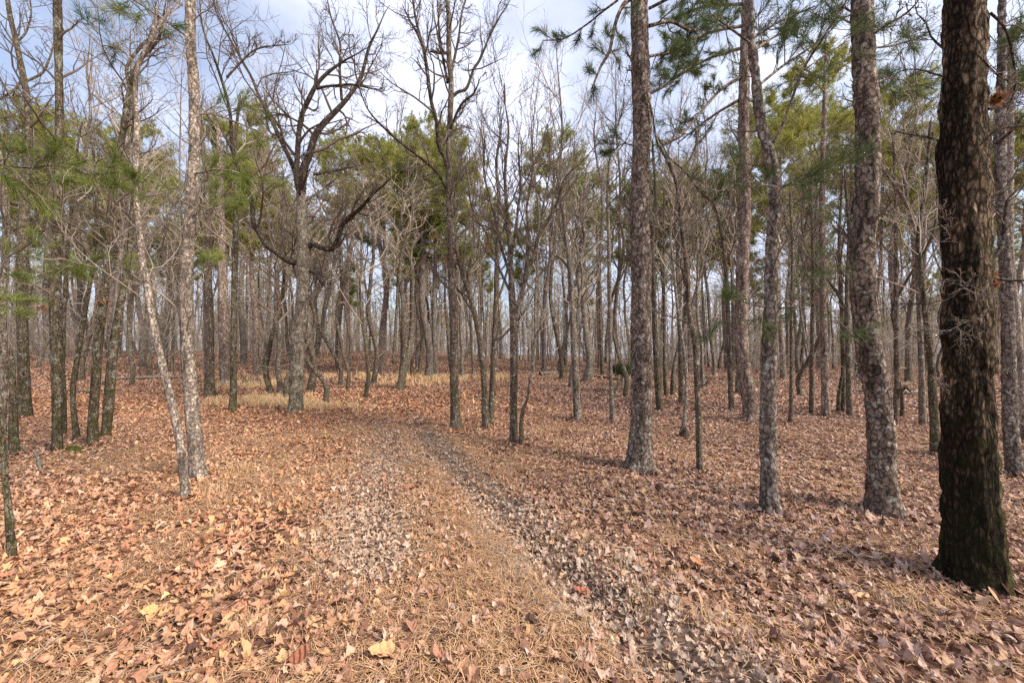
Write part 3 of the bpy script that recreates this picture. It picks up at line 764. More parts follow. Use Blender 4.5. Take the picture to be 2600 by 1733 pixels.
hero('bare_tree', 'vase-shaped tree of many fine upright stems beside the crooked little sapling', 'tree',
     [(1180, 1019, 20), (1180, 950, 17), (1180, 886, 18), (1180, 785, 17), (1178, 720, 17), (1175, 664, 15), (1172, 580, 11), (1165, 500, 9), (1160, 400, 7), (1168, 300, 5), (1160, 240, 3)], 'bare',
     limbs=[([(1178, 735, 11), (1203, 656, 11), (1220, 606, 9), (1239, 537, 9), (1263, 497, 8), (1285, 450, 7), (1299, 404, 6), (1332, 371, 5), (1364, 335, 5), (1384, 307, 4)], -0.6),
            ([(1205, 650, 8), (1215, 560, 7), (1210, 470, 6), (1225, 380, 5), (1220, 300, 4), (1232, 240, 3)], 0.5),
            ([(1174, 640, 8), (1150, 560, 7), (1130, 470, 6), (1112, 400, 5), (1108, 320, 4), (1090, 260, 3)], 0.4),
            ([(1173, 600, 7), (1185, 520, 6), (1195, 430, 5), (1190, 340, 4), (1200, 270, 3)], -0.5),
            ([(1176, 680, 7), (1140, 600, 6), (1120, 540, 6), (1085, 480, 5), (1075, 400, 4), (1060, 330, 3)], -0.3),
            ([(1240, 537, 6), (1250, 460, 5), (1265, 380, 4), (1262, 310, 3)], 0.5),
            ([(1186, 700, 7), (1230, 640, 6), (1268, 590, 5), (1300, 520, 4), (1330, 470, 3)], 0.5)],
     seed=34, topz=0.5, nb=14, blen=1.2, crown_t0=0.5, up=0.2, sub=(6, 5), rtw=0.0026, deadl=[(1120, 560, 14, 25)])
hero('sapling', 'small crooked bent-kneed sapling touching the foot of the vase-shaped tree', 'sapling',
     [(1199, 1025, 12), (1197, 975, 10), (1202, 940, 9), (1211, 915, 6), (1216, 880, 5), (1223, 840, 5), (1221, 793, 4), (1228, 775, 4), (1240, 755, 3)], 'bare', seed=35, topz=0.2, nb=12, blen=0.8, crown_t0=0.55, twig='twig_pale', up=0.0)
hero('bare_tree', 'straight grey-footed tree between the vase-shaped tree and the great scaly pine', 'tree',
     [(1328, 965, 22), (1325, 930, 18), (1320, 826, 15), (1314, 705, 14), (1308, 603, 12), (1300, 543, 11), (1291, 464, 9), (1280, 390, 6), (1290, 330, 4)], 'grey', seed=36, nb=15, blen=1.5,
     limbs=[([(1310, 640, 7), (1340, 560, 6), (1330, 480, 5), (1345, 400, 4)], 0.5)])
hero('bare_tree', 'thin pale-footed stem halfway between the grey-footed tree and the great pine', 'tree',
     [(1407, 967, 14), (1404, 900, 10), (1402, 826, 9), (1400, 664, 9), (1398, 543, 8), (1396, 440, 6), (1404, 340, 5), (1425, 270, 4)], 'grey', seed=37, nb=15, blen=1.5, topz=0.8)
hero('pine_tree', 'great scaly brown pine with bark plates, centre-right of the photo', 'pine',
     [(1469, 1078, 66), (1470, 1045, 56), (1471, 1007, 51), (1473, 906, 48), (1473, 745, 46), (1473, 583, 45), (1469, 500, 44), (1471, 404, 42), (1475, 283, 41), (1471, 162, 42), (1469, 40, 38), (1466, -80, 36)], 'pine',
     seed=40, amp=0.012, kind='pine', topz=6, flare=0.25, nb=6, blen=0.5, crown_t0=0.35,
     limbs=[([(1462, 150, 6), (1445, 130, 5), (1438, 112, 3)], -0.1), ([(1460, 165, 5), (1440, 160, 3)], -0.1)],
     boughs=[([(1450, -5, 12), (1429, 15, 10), (1412, 60, 9), (1400, 117, 8), (1380, 153, 7), (1360, 202, 4)], -0.3, 0, 0.55),
             ([(1420, 0, 6), (1380, 30, 5), (1348, 56, 4), (1295, 89, 3), (1247, 93, 2)], 0.5, 0, 0.7),
             ([(1490, 216, 8), (1530, 195, 7), (1570, 165, 6), (1610, 140, 4)], 0.4, 0, 1.0),
             ([(1490, 60, 9), (1540, 50, 8), (1590, 70, 7), (1640, 50, 5)], 0.5, 0, 1.2),
             ([(1490, 130, 7), (1540, 120, 6), (1590, 110, 4)], 0.9, 0, 1.0),
             ([(1490, 20, 8), (1560, -10, 7), (1640, 0, 5)], -0.5, 0, 1.0),
             ([(1455, 335, 4), (1430, 330, 3), (1410, 345, 2)], 0.2, 0, 0.7)], needle='needle_dark', bough_amp=0.8)
hero('bare_tree', 'mossy dark stem just right of the great scaly pine, further back', 'tree',
     [(1516, 944, 18), (1512, 905, 15), (1505, 785, 13), (1501, 664, 12), (1498, 560, 10), (1506, 450, 8), (1500, 350, 6)], 'mossy', seed=41, nb=15, blen=1.4)
hero('bare_tree', 'young dark tree with a kink above mid-height, between the great pine and the leaning pine', 'tree',
     [(1609, 1087, 20), (1606, 1040, 15), (1604, 947, 15), (1600, 860, 14), (1599, 800, 15), (1594, 765, 13), (1584, 725, 12), (1576, 603, 11), (1568, 543, 10), (1562, 484, 9), (1552, 416, 8), (1530, 363, 7), (1509, 323, 6), (1500, 270, 4)], 'bare',
     seed=42, nb=15, blen=1.0, crown_t0=0.35, limbs=[([(1552, 420, 6), (1590, 350, 5), (1600, 270, 4)], 0.4), ([(1601, 880, 4), (1616, 885, 3), (1634, 872, 2)], -0.1)])
hero('sapling', 'thin whitish sapling with peeling bark left of the kinked dark tree', 'sapling',
     [(1571, 985, 11), (1574, 930, 8), (1577, 866, 8), (1568, 785, 8), (1556, 705, 7), (1548, 624, 7), (1540, 540, 5), (1548, 460, 4)], 'pale', seed=43, nb=18, blen=0.9, twig='twig', topz=0.5)
hero('bare_tree', 'dark stem directly behind the whitish sapling', 'tree',
     [(1565, 924, 14), (1563, 850, 11), (1561, 760, 10), (1555, 640, 9), (1560, 520, 8), (1566, 420, 6)], 'bare', seed=44, nb=15, blen=1.5)
hero('bare_tree', 'straight bare tree a little left of the reddish leaning pine', 'tree',
     [(1682, 942, 16), (1678, 900, 13), (1675, 785, 12), (1667, 624, 11), (1658, 540, 9), (1640, 470, 8), (1612, 444, 7), (1575, 395, 5), (1538, 363, 4), (1520, 330, 3)], 'bare', seed=45, nb=16, blen=1.5)
hero('pine_tree', 'reddish pine leaning left behind the spotted grey pine, pale roots at its foot', 'pine',
     [(1728, 966, 42), (1722, 920, 36), (1713, 870, 34), (1704, 800, 32), (1703, 745, 32), (1705, 624, 30), (1711, 500, 28), (1710, 380, 26), (1708, 283, 26), (1710, 162, 26), (1713, 60, 22), (1714, -60, 20)], 'pine_far',
     seed=46, amp=0.008, kind='pine', topz=5, bough_amp=1.25, flare=0.35, nb=16, blen=1.0, crown_t0=0.4,
     boughs=[([(1700, 178, 9), (1651, 210, 8), (1602, 267, 7), (1562, 311, 6), (1515, 330, 4)], -0.8, 0, 0.45),
             ([(1700, 228, 8), (1643, 262, 6), (1602, 292, 4), (1555, 330, 3)], 0.5, 0, 0.4),
             ([(1705, 60, 9), (1650, 70, 7), (1590, 90, 6), (1520, 130, 4)], -0.5, 0, 0.8),
             ([(1705, 110, 9), (1640, 130, 7), (1580, 160, 5), (1530, 195, 3)], 0.8, 0, 0.7),
             ([(1705, 10, 9), (1620, 15, 7), (1550, 40, 5)], 0.5, 0, 0.8),
             ([(1715, 130, 8), (1770, 90, 6), (1830, 60, 5)], 1.0, 0, 0.8),
             ([(1705, 420, 5), (1660, 440, 4), (1620, 430, 3)], 0.8, 0, 0.5)], needle='needle_dark')
hero('pine_tree', 'spotted grey pine with a bowed upper trunk and a green bough at mid-height', 'pine',
     [(1770, 1180, 54), (1768, 1150, 46), (1766, 1100, 42), (1765, 1027, 39), (1764, 906, 37), (1767, 785, 36), (1773, 664, 35), (1775, 543, 33), (1780, 484, 30), (1778, 404, 28), (1764, 343, 28), (1748, 283, 26), (1738, 202, 22), (1730, 130, 20), (1722, 50, 18), (1718, -50, 15)], 'pine_grey',
     seed=47, amp=0.010, kind='pine', topz=3, bough_amp=1.2, flare=0.25, nb=10, blen=0.6, crown_t0=0.4,
     boughs=[([(1778, 712, 6), (1810, 705, 5), (1860, 708, 3)], -0.3, 0, 0.9), ([(1762, 706, 5), (1730, 700, 4), (1700, 690, 2)], -0.2, 0, 0.6),
             ([(1780, 430, 6), (1760, 425, 5), (1725, 432, 3)], -0.4, 0, 1.0), ([(1785, 440, 5), (1812, 420, 4), (1850, 400, 3)], -0.2, 0, 0.9),
             ([(1768, 345, 7), (1795, 290, 7), (1820, 225, 7), (1844, 161, 7), (1892, 85, 6), (1949, -5, 5)], -0.6, 0, 0.45),
             ([(1738, 200, 8), (1800, 150, 7), (1860, 110, 5), (1920, 60, 4)], 0.5, 0, 0.8),
             ([(1725, 90, 8), (1790, 50, 6), (1870, 15, 4)], 0.3, 0, 0.9),
             ([(1725, 100, 7), (1670, 60, 6), (1630, 30, 4)], -0.4, 0, 0.7),
             ([(1848, 161, 5), (1890, 130, 4), (1949, 93, 3)], 0.3, -0.5, 0.6)], needle='needle_dark')
hero('bare_tree', 'slim stem close on the right of the spotted grey pine, further back', 'tree',
     [(1816, 974, 14), (1817, 920, 10), (1818, 826, 9), (1818, 705, 8), (1820, 560, 6), (1815, 470, 5)], 'bare', seed=48, nb=15, blen=1.2)
hero('bare_tree', 'thin dark straight stem left of the slender far pine', 'tree',
     [(1864, 952, 13), (1864, 900, 11), (1865, 780, 10), (1867, 664, 9), (1866, 543, 8), (1862, 430, 6)], 'bare', seed=49, nb=15, blen=1.4)
hero('pine_tree', 'slender straight far pine with a round green top between two near pines', 'pine',
     [(1898, 958, 24), (1896, 920, 20), (1894, 826, 18), (1890, 664, 16), (1888, 543, 15), (1888, 484, 14), (1890, 363, 13), (1892, 283, 11), (1894, 202, 9), (1896, 130, 5)], 'pine_far', seed=50, kind='pine', topz=0.6, nb=10, blen=1.0, needle='needle_far',
     boughs=[([(1894, 190, 5), (1925, 150, 4), (1950, 130, 3)], 0.9, 0, 1.3), ([(1893, 210, 5), (1860, 180, 4), (1830, 170, 3)], -0.9, 0, 1.3), ([(1895, 170, 5), (1905, 130, 4), (1890, 100, 3)], 0.5, 0, 1.5),
             ([(1892, 300, 4), (1930, 280, 3), (1960, 290, 2)], 0.9, 0, 0.9), ([(1892, 330, 4), (1850, 310, 3), (1820, 330, 2)], -0.9, 0, 0.9), ([(1890, 400, 4), (1850, 390, 3), (1830, 400, 2)], 0.9, 0, 0.8)])
hero('bare_tree', 'left one of two dark stems standing close beside the largest near pine', 'tree',
     [(1936, 948, 15), (1938, 900, 12), (1936, 826, 11), (1932, 664, 10), (1928, 543, 9), (1935, 420, 6)], 'bare', seed=51, nb=15, blen=1.5)
hero('bare_tree', 'right one of two dark stems, half lost behind the largest near pine', 'tree',
     [(1952, 956, 18), (1950, 900, 14), (1947, 785, 12), (1945, 664, 10), (1950, 543, 9), (1942, 420, 6)], 'bare', seed=52, nb=15, blen=1.5)
hero('pine_tree', 'largest near pine with rugged plates and a leftward bow, left of the black oak', 'pine',
     [(2031, 1180, 92), (2028, 1150, 82), (2026, 1100, 74), (2024, 1027, 67), (2016, 906, 64), (1997, 805, 62), (1985, 684, 60), (1979, 590, 62), (1981, 543, 61), (1985, 500, 60), (1993, 404, 60), (1993, 283, 59), (1985, 162, 57), (1981, 60, 55), (1977, -80, 52)], 'pine',
     seed=53, amp=0.013, kind='pine', topz=6, flare=0.2, nb=8, blen=0.5, crown_t0=0.3,
     limbs=[([(1995, 90, 8), (2030, 60, 8), (2060, 45, 8), (2100, 15, 7), (2125, -20, 6)], -0.3)],
     boughs=[([(2008, 110, 6), (2050, 105, 5), (2100, 90, 4)], 0.8, 0, 0.7), ([(2010, 190, 6), (2050, 180, 5), (2095, 190, 4)], 1.0, 0, 0.8), ([(1970, 60, 6), (1930, 40, 5), (1900, 10, 4)], 0.8, 0, 0.5)], needle='needle_dark')
hero('dead_tree', 'dark dead stem with a limb bent like a hook, beside the largest near pine', 'dead tree',
     [(2056, 972, 15), (2057, 920, 14), (2060, 860, 13), (2058, 664, 11), (2058, 543, 10), (2054, 363, 7)], 'bare', seed=54, nb=15, blen=1.4,
     limbs=[([(2058, 915, 13), (2068, 896, 15), (2080, 889, 12), (2094, 906, 4)], -0.2)])
hero('bare_tree', 'bare tree whose curved limb arcs left toward the largest near pine', 'tree',
     [(2119, 976, 20), (2118, 930, 17), (2116, 826, 15), (2110, 664, 14), (2106, 543, 13), (2090, 484, 12), (2062, 436, 10), (2033, 396, 8), (2015, 360, 6)], 'grey', seed=55, nb=15, blen=1.3,
     limbs=[([(2104, 540, 9), (2122, 450, 8), (2118, 350, 7), (2130, 250, 5)], 0.4), ([(2095, 490, 6), (2060, 500, 5), (2030, 540, 4)], -0.3)], twig='twig')
hero('bare_tree', 'mossy-footed tree tight against the left side of the black oak', 'tree',
     [(2149, 1046, 27), (2146, 980, 23), (2142, 906, 21), (2138, 826, 18), (2128, 740, 16), (2118, 650, 13), (2110, 540, 11), (2125, 430, 9), (2135, 320, 7)], 'mossy', seed=56, nb=15, blen=1.1,
     limbs=[([(2134, 800, 5), (2100, 770, 4), (2060, 768, 3), (2000, 775, 2)], -0.3)], twig='twig_pale', up=0.02)
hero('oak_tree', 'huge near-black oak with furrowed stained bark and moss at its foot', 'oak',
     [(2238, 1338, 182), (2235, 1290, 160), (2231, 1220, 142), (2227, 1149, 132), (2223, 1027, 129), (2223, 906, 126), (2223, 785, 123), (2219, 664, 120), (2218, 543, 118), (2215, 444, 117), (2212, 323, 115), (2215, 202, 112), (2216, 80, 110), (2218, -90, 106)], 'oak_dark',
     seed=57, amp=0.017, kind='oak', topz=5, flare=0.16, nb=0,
     knots=[(1.72, -2.9, 0.07, 0.05)],
     limbs=[([(2290, 330, 12), (2320, 305, 10), (2350, 270, 10), (2385, 235, 8)], -0.1, -0.35),
            ([(2250, 335, 5), (2285, 300, 6), (2310, 293, 7), (2360, 290, 8)], -0.1, -0.35),
            ([(2275, 600, 13), (2300, 560, 12), (2312, 500, 11), (2320, 455, 10), (2370, 410, 9)], 0.1, 0.0),
            ([(2160, 325, 7), (2130, 315, 6), (2090, 308, 5), (2060, 304, 4)], 0.1, 0.1),
            ([(2290, 640, 11), (2330, 645, 10), (2380, 640, 9)], -0.1, -0.3),
            ([(2280, 705, 5), (2255, 730, 5), (2210, 742, 4), (2155, 775, 3)], -0.1, -0.3),
            ([(2290, 640, 4), (2240, 655, 3), (2190, 655, 3), (2150, 645, 2)], -0.1, -0.35),
            ([(2210, 560, 3), (2185, 552, 3), (2175, 510, 3), (2160, 480, 2)], -0.05, -0.27),
            ([(2240, 120, 6), (2290, 160, 6), (2340, 190, 5), (2380, 180, 5)], 0.1, -0.3),
            ([(2275, 30, 9), (2310, 60, 8), (2335, 110, 8), (2345, 170, 7), (2330, 230, 6), (2290, 280, 5)], 0.1, -0.1),
            ([(2270, 250, 7), (2305, 240, 7), (2350, 200, 6)], 0.2, 0.0),
            ([(2165, 110, 7), (2135, 80, 6), (2120, 40, 5), (2095, 0, 4)], 0.2, 0.1),
            ([(2165, 175, 6), (2125, 165, 5), (2085, 160, 4), (2045, 175, 3)], 0.3, 0.2),
            ([(2275, 450, 8), (2310, 430, 7), (2350, 380, 6)], 0.2, 0.0),
            ([(2160, 690, 4), (2120, 700, 3), (2080, 695, 3), (2030, 710, 2)], 0.1, 0.1),
            ([(2280, 860, 4), (2310, 850, 4), (2350, 820, 3)], 0.1, -0.1),
            ([(2165, 880, 3), (2150, 870, 3), (2175, 900, 2)], -0.1, -0.2)],
     sub=(4, 3), limb_sub=1.0, limb_mat='limb', twig='twig_dark', deadl=[(2268, 640, 26, 70), (2235, 226, 26, 60), (2290, 225, 18, 40)], rtw=0.0016, up=0.02, limb_extra=0)
hero('pine_tree', 'dark-footed pine rising just behind the right side of the black oak', 'pine',
     [(2333, 1095, 46), (2328, 1050, 42), (2322, 1000, 39), (2318, 900, 38), (2316, 750, 34), (2308, 600, 30), (2300, 450, 28), (2298, 300, 26), (2300, 150, 22), (2302, -60, 18)], 'pine_grey', seed=58, kind='pine', topz=4, nb=10, blen=0.8,
     boughs=[([(2300, 120, 7), (2330, 90, 6), (2370, 80, 5)], -0.6, 0, 1.2), ([(2300, 60, 7), (2340, 40, 6), (2390, 30, 5)], 0.2, 0, 1.2), ([(2298, 180, 5), (2330, 170, 4), (2370, 150, 3)], 0.5, 0, 0.9)], needle='needle_dark')
hero('pine_tree', 'pale scaly pine at the extreme right edge', 'pine',
     [(2352, 1012, 36), (2348, 950, 34), (2340, 850, 33), (2330, 740, 31), (2320, 640, 28), (2316, 540, 25), (2318, 420, 22), (2320, 300, 20), (2322, 100, 16)], 'pine_pale', seed=59, kind='pine', topz=4, nb=10, blen=0.9)

# ------------------------------------------------------------------ tree kinds for the middle distance
VR = np.random.default_rng(5)
def bare_kind(h, r, seed, dens=1.0, rmin=0.004, crown0=0.35):
    rng = np.random.default_rng(seed)
    m = 26
    z = np.linspace(-0.25, h, m)
    wx = (noise2(z * 0.35, z * 0, seed) - 0.5) * 0.9 + (noise2(z * 1.3, z * 0, seed + 7) - 0.5) * 0.14
    wy = (noise2(z * 0.35, z * 0 + 5, seed) - 0.5) * 0.9
    wx -= np.interp(0, z, wx); wy -= np.interp(0, z, wy)
    rr = r * np.clip(1 - z / h, 0, 1) ** 0.62 + 0.006
    rr[:3] *= (1.25, 1.15, 1.05)
    line = np.stack([wx, wy, z, rr], 1)
    T = trunk_mesh(smooth_line(line, 0.2), 9, 0, 'mid', seed, 0.2)
    P0, R0 = line[None, :, :3], rr[None]
    P1, R1 = grow(rng, P0, R0, int(14 * dens), 8, 0, (0.45, 1.0), 0.16, 0.13, 0.5, crown0, 0.97, rmin * 1.5, 0.55, absL=0.27 * h)
    P2, R2 = grow(rng, P1, R1, 7, 6, 0.42, (0.4, 1.0), 0.20, 0.08, 0.6, 0.15, 1, rmin)
    P3, R3 = grow(rng, P2, R2, 6, 5, 0.48, (0.4, 1.0), 0.22, 0.05, 0.7, 0.15, 1, rmin * 0.8)
    Pd, Rd = grow(rng, P0, R0, 12, 5, 0, (0.9, 1.6), 0.2, -0.02, 0.2, 0.08, 0.5, rmin, 0.2, absL=0.8)
    V, F = merge([tubes(P1, R1, 4), tubes(P2, R2, 3), tubes(P3, R3, 3), tubes(Pd, Rd, 3)])
    return T, (V, F), r

def pine_kind(h, r, seed, c0=0.62):
    rng = np.random.default_rng(seed)
    m = 26; z = np.linspace(-0.25, h, m)
    wx = (noise2(z * 0.2, z * 0, seed) - 0.5) * 0.7; wy = (noise2(z * 0.2, z * 0 + 5, seed) - 0.5) * 0.7
    wx -= np.interp(0, z, wx); wy -= np.interp(0, z, wy)
    rr = r * np.clip(1 - z / h, 0, 1) ** 0.5 + 0.008
    rr[:2] *= (1.2, 1.1)
    line = np.stack([wx, wy, z, rr], 1)
    T = trunk_mesh(smooth_line(line, 0.2), 10, 0, 'pine', seed, 0.2)
    P0, R0 = line[None, :, :3], rr[None]
    cw = 0.135 * h * (0.85 + 0.3 * rng.random())
    P1, R1 = grow(rng, P0, R0, 46, 7, 0, (0.75, 1.35), 0.12, 0.06, 0.4, c0, 0.985, 0.008, 0, absL=lambda t: cw * np.sqrt(np.clip(1 - ((t - c0 - (1 - c0) * 0.42) / ((1 - c0) * 0.66)) ** 2, 0.05, 1)))
    P2, R2 = grow(rng, P1, R1, 7, 5, 0.36, (0.4, 1.0), 0.18, 0.12, 0.6, 0.35, 1, 0.005)
    Pd, Rd = grow(rng, P0, R0, 16, 6, 0, (0.9, 1.6), 0.14, 0.0, 0.22, 0.3, c0, 0.005, 0.2, absL=1.3)
    C = np.concatenate([P2[:, -1], P2[:, -2], P1[:, -1], P1[:, -1], P1[:, -2]])
    D = np.concatenate([P2[:, -1] - P2[:, -2], P2[:, -2] - P2[:, -3], P1[:, -1] - P1[:, -2], P1[:, -1] - P1[:, -2], P1[:, -2] - P1[:, -3]])
    C = np.concatenate([C, C + rng.normal(size=C.shape) * 0.17, P1[:, -1].repeat(9, 0) + rng.normal(size=(9 * len(P1), 3)) * (.28, .28, .17)]); D = np.concatenate([D, D + rng.normal(size=D.shape) * 0.05, rng.normal(size=(9 * len(P1), 3)) * 0.1]); D[:, 2] += 0.05; D /= np.linalg.norm(D, axis=1, keepdims=True)
    nd = tufts(rng, C, D, 20, 0.22, 0.020, 1.8)
    V, F = merge([tubes(P1, R1, 4), tubes(P2, R2, 3), tubes(Pd, Rd, 3), nd])
    nf = sum(len(f) for f in F); nn_ = sum(len(f) for f in nd[1])
    return T, (V, F), np.concatenate([np.zeros(nf - nn_), np.ones(nn_)]).astype(int), r

KINDS = []
spec = [(11, .085), (13, .12), (9, .06), (12, .095), (8, .045), (14, .14), (10, .065), (7, .035), (12, .11), (9, .05)]
for i, (h, r) in enumerate(spec):
    T, C, r_ = bare_kind(h, r, 100 + i, crown0=(0.3, 0.42, 0.35, 0.5, 0.3)[i % 5])
    bm = ('grey', 'bare', 'mossy', 'bare', 'grey', 'grey', 'bare', 'mossy', 'bare', 'grey')[i]
    tm = ('twig', 'twig_dark', 'twig', 'twig_pale', 'twig', 'twig_pale', 'twig_dark', 'twig_pale', 'twig', 'twig')[i]
    KINDS.append(dict(name='bare_tree', r=r, h=h, meshes=[('trunk', build_mesh('trunk', *T, M[bm])), ('crown', build_mesh('crown', *C, M[tm]))]))
PINES = []
for i, (h, r, c0) in enumerate([(17, .17, .62), (15, .14, .58), (19, .19, .66), (16, .15, .55), (13, .12, .5), (18, .16, .7)]):
    T, C, nd, r_ = pine_kind(h, r, 200 + i, c0)
    PINES.append(dict(name='pine_tree', r=r, h=h, meshes=[('trunk', build_mesh('trunk', *T, M['pine_far' if i % 2 else 'pine_grey'])), ('crown', build_mesh('crown', *C, [M['twig'], M['needle_far' if i != 4 else 'needle']], False, nd))]))
# thin understorey shrubs and saplings
SAPS = []
for i in range(5):
    rng = np.random.default_rng(300 + i)
    h = (2.2, 3.2, 1.6, 4.0, 2.6)[i]
    n = (4, 2, 6, 1, 3)[i]
    m = 8
    az = rng.uniform(0, 6.28, n); tilt = rng.uniform(0.02, 0.28, n) * (n > 1) + 0.04
    z = np.linspace(-0.1, 1, m)[None, :, None]
    d = np.stack([np.sin(az) * tilt, np.cos(az) * tilt, np.ones(n)], 1)[:, None, :]
    P0 = d * z * h * rng.uniform(0.7, 1.0, (n, 1, 1)) + np.cumsum(rng.normal(size=(n, m, 3)) * 0.03, 1)
    P0 = P0 - P0[:, :1] + np.stack([np.sin(az) * .05, np.cos(az) * .05, az * 0 - 0.08], 1)[:, None, :]
    R0 = 0.016 * (1 - np.linspace(0, 0.85, m))[None, :] * rng.uniform(0.7, 1.2, (n, 1))
    P1, R1 = grow(rng, P0, R0, int(22 / n) + 4, 6, 0.42, (0.5, 1.2), 0.18, 0.04, 0.6, 0.2, 1, 0.004)
    P2, R2 = grow(rng, P1, R1, 5, 4, 0.5, (0.5, 1.0), 0.2, 0.03, 0.7, 0.2, 1, 0.003)
    V0, F0 = tubes(P0, R0, 6)
    V, F = merge([tubes(P1, R1, 3), tubes(P2, R2, 3)])
    SAPS.append(dict(name='sapling', r=0.02, h=h, meshes=[('stem', build_mesh('stem', V0, F0, M['grey'])), ('crown', build_mesh('crown', V, [f for f in F], M[('twig_pale', 'twig', 'twig', 'twig_pale', 'twig')[i]]))]))

PLANTED = []
def plant(kind, x, y, s=1.0, rz=0.0, label='', cat='tree', group=None, sz=None, tilt=(0, 0)):
    root = link(kind['name'], None, None, label=label, category=cat, group=group)
    root.location = (x, y, float(height(x, y)))
    root.rotation_euler = (tilt[0], tilt[1], rz)
    root.scale = (s, s, sz or s)
    for nm, me in kind['meshes']: link(nm, me, root)
    if group: PLANTED.append((group, root, (x / y * FPX + W / 2) / PK))
    return root

MR = np.random.default_rng(77)
def mid(px, py, w, label, pine=False, group=None):
    b = hit(px, py); r = rad(px, w, b[1])
    ks = PINES if pine else KINDS
    k = min(ks, key=lambda q: abs(q['r'] - r) + 0.02 * MR.random())
    s = float(np.clip(r / k['r'], 0.7, 1.5))
    TRACED.append((b[0], b[1]))
    top = (1.2 + b[1] * (0.56 if px < 1400 else 0.68) * MR.uniform(0.82, 1.0)) / k['h']
    plant(k, b[0], b[1], s, MR.uniform(0, 6.28), label, 'pine' if pine else 'tree', group, sz=min(1.15, max(s, 0.9), max(0.55, top)))

for a in [
    (626, 911, 13, 'left stem of the three dark stems crowded left of the pale oak'),
    (642, 911, 13, 'middle stem of the three dark stems crowded left of the pale oak'),
    (658, 914, 12, 'right stem of the three dark stems, almost touching the pale oak'),
    (711, 901, 17, 'dark mossy-footed trunk directly right of the pale oak'),
    (747, 924, 12, 'thin lichened tree standing alone in the leaves right of the pale oak'),
    (781, 884, 9, 'pale leaning stem first beyond the lone lichened tree'),
    (799, 894, 8, 'brown leaning stem with a curved foot beside the pale leaning stem'),
    (840, 911, 9, 'slim dark tree at the left edge of where the track vanishes'),
    (856, 882, 12, 'dark stem close behind the slim tree where the track vanishes'),
    (916, 895, 15, 'left half of a close pair of dark trunks behind the end of the track'),
    (926, 893, 12, 'right half of a close pair of dark trunks behind the end of the track'),
    (947, 866, 6, 'very thin stem between the dark pair and the reddish double pine'),
    (1062, 868, 8, 'small stem just right of the foot of the tall forked tree'),
    (1285, 855, 7, 'thin whitish stem far behind the vase-shaped tree'),
    (1312, 890, 10, 'dark stem just behind the straight grey-footed tree'),
    (1346, 875, 17, 'grey-based thicker tree at the end of the fallen logs'),
    (1437, 911, 10, 'brown stem beside the uprooted bush, touching the great pine in view'),
    (1530, 907, 8, 'slim stem beyond the mossy stem, right of the great pine'),
    (1546, 907, 10, 'brown-footed stem second beyond the mossy stem'),
    (1614, 891, 8, 'thin stem showing just behind the kinked dark tree'),
    (1696, 903, 12, 'dark stem behind the foot of the reddish leaning pine'),
    (1838, 909, 12, 'brown stem further back between the slim stem and the thin dark one'),
    (1926, 948, 8, 'narrow brown stem between the far round-topped pine and the dark pair'),
    (2072, 958, 9, 'brown stem beneath the hooked dead limb'),
    (303, 887, 11, 'grey tree standing before the pale fallen log'),
    (327, 843, 15, 'flared-foot tree beyond the pale fallen log'),
    (380, 848, 9, 'thin stem behind the leaning pale pine, past the fallen log')]:
    mid(*a)
for a in [(876, 859, 15, 'reddish far pine in the middle of the gap beyond the track'),
          (985, 871, 18, 'left trunk of the reddish double pine left of the tall forked tree'),
          (1000, 869, 12, 'right trunk of the reddish double pine left of the tall forked tree'),
          (590, 868, 16, 'far pine standing on the leafy rise left of the three dark stems')]:
    mid(*a, pine=True)

def clear(x, y, d):
    return all((x - a) ** 2 + (y - b) ** 2 > d * d for a, b in TRACED)

# pines whose rounded crowns show against the sky: (crown x, crown top y, distance)
for px, ty, D in [(30, 200, 20), (110, 230, 26), (255, 250, 24), (560, 235, 24), (520, 260, 30), (780, 300, 34), (880, 300, 27), (960, 245, 23), (1050, 290, 28), (1250, 300, 26), (1300, 430, 40), (800, 410, 44), (1340, 560, 60),
                  (1580, 380, 30), (1680, 350, 26), (2060, 170, 22), (2130, 260, 28), (2010, 330, 34), (1770, 190, 24), (1880, 240, 36), (620, 430, 40), (700, 470, 46), (1150, 450, 44), (1480, 420, 36), (330, 340, 30), (60, 420, 33), (420, 380, 36),
                  (1900, 480, 44), (2250, 200, 20), (2330, 260, 24), (1080, 560, 52), (1620, 520, 46), (1830, 420, 40), (180, 330, 30), (930, 480, 50), (480, 520, 50)]:
    dx = (px * PK - W / 2) / FPX; x, y = dx * D, float(D)
    top = CZ + (HORIZON - ty * PK) / FPX * D
    hh = top - float(height(x, y)) - 1.3
    k = PINES[int(MR.integers(len(PINES)))]
    s = hh / k['h']
    TRACED.append((x, y))
    plant(k, x, y, float(np.clip(s, 0.6, 1.2)) * 1.05, MR.uniform(0, 6.28), 'far pine with a rounded olive crown rising above the bare twigs', 'pine', 'pines with crowns above the bare wood', sz=s)

# bare crowns that stand above the pines
for px, ty, D, ki in [(1290, 80, 18, 3), (1225, 150, 22, 0), (1385, 200, 21, 8), (1432, 130, 25, 1), (600, 130, 19, 4), (250, 50, 15, 0), (188, 70, 17, 3), (1560, 150, 19, 9), (2085, 110, 17, 8), (1640, 200, 21, 0), (905, 230, 25, 3), (395, 120, 20, 9), (1110, 215, 23, 4)]:
    dx = (px * PK - W / 2) / FPX; x, y = dx * D, float(D)
    k = KINDS[ki]; hh = CZ + (HORIZON - ty * PK) / FPX * D - float(height(x, y))
    TRACED.append((x, y))
    plant(k, x, y, float(MR.uniform(0.95, 1.2)), MR.uniform(0, 6.28), 'tall bare tree', 'tree', 'tall bare trees topping the pines', sz=hh / k['h'])

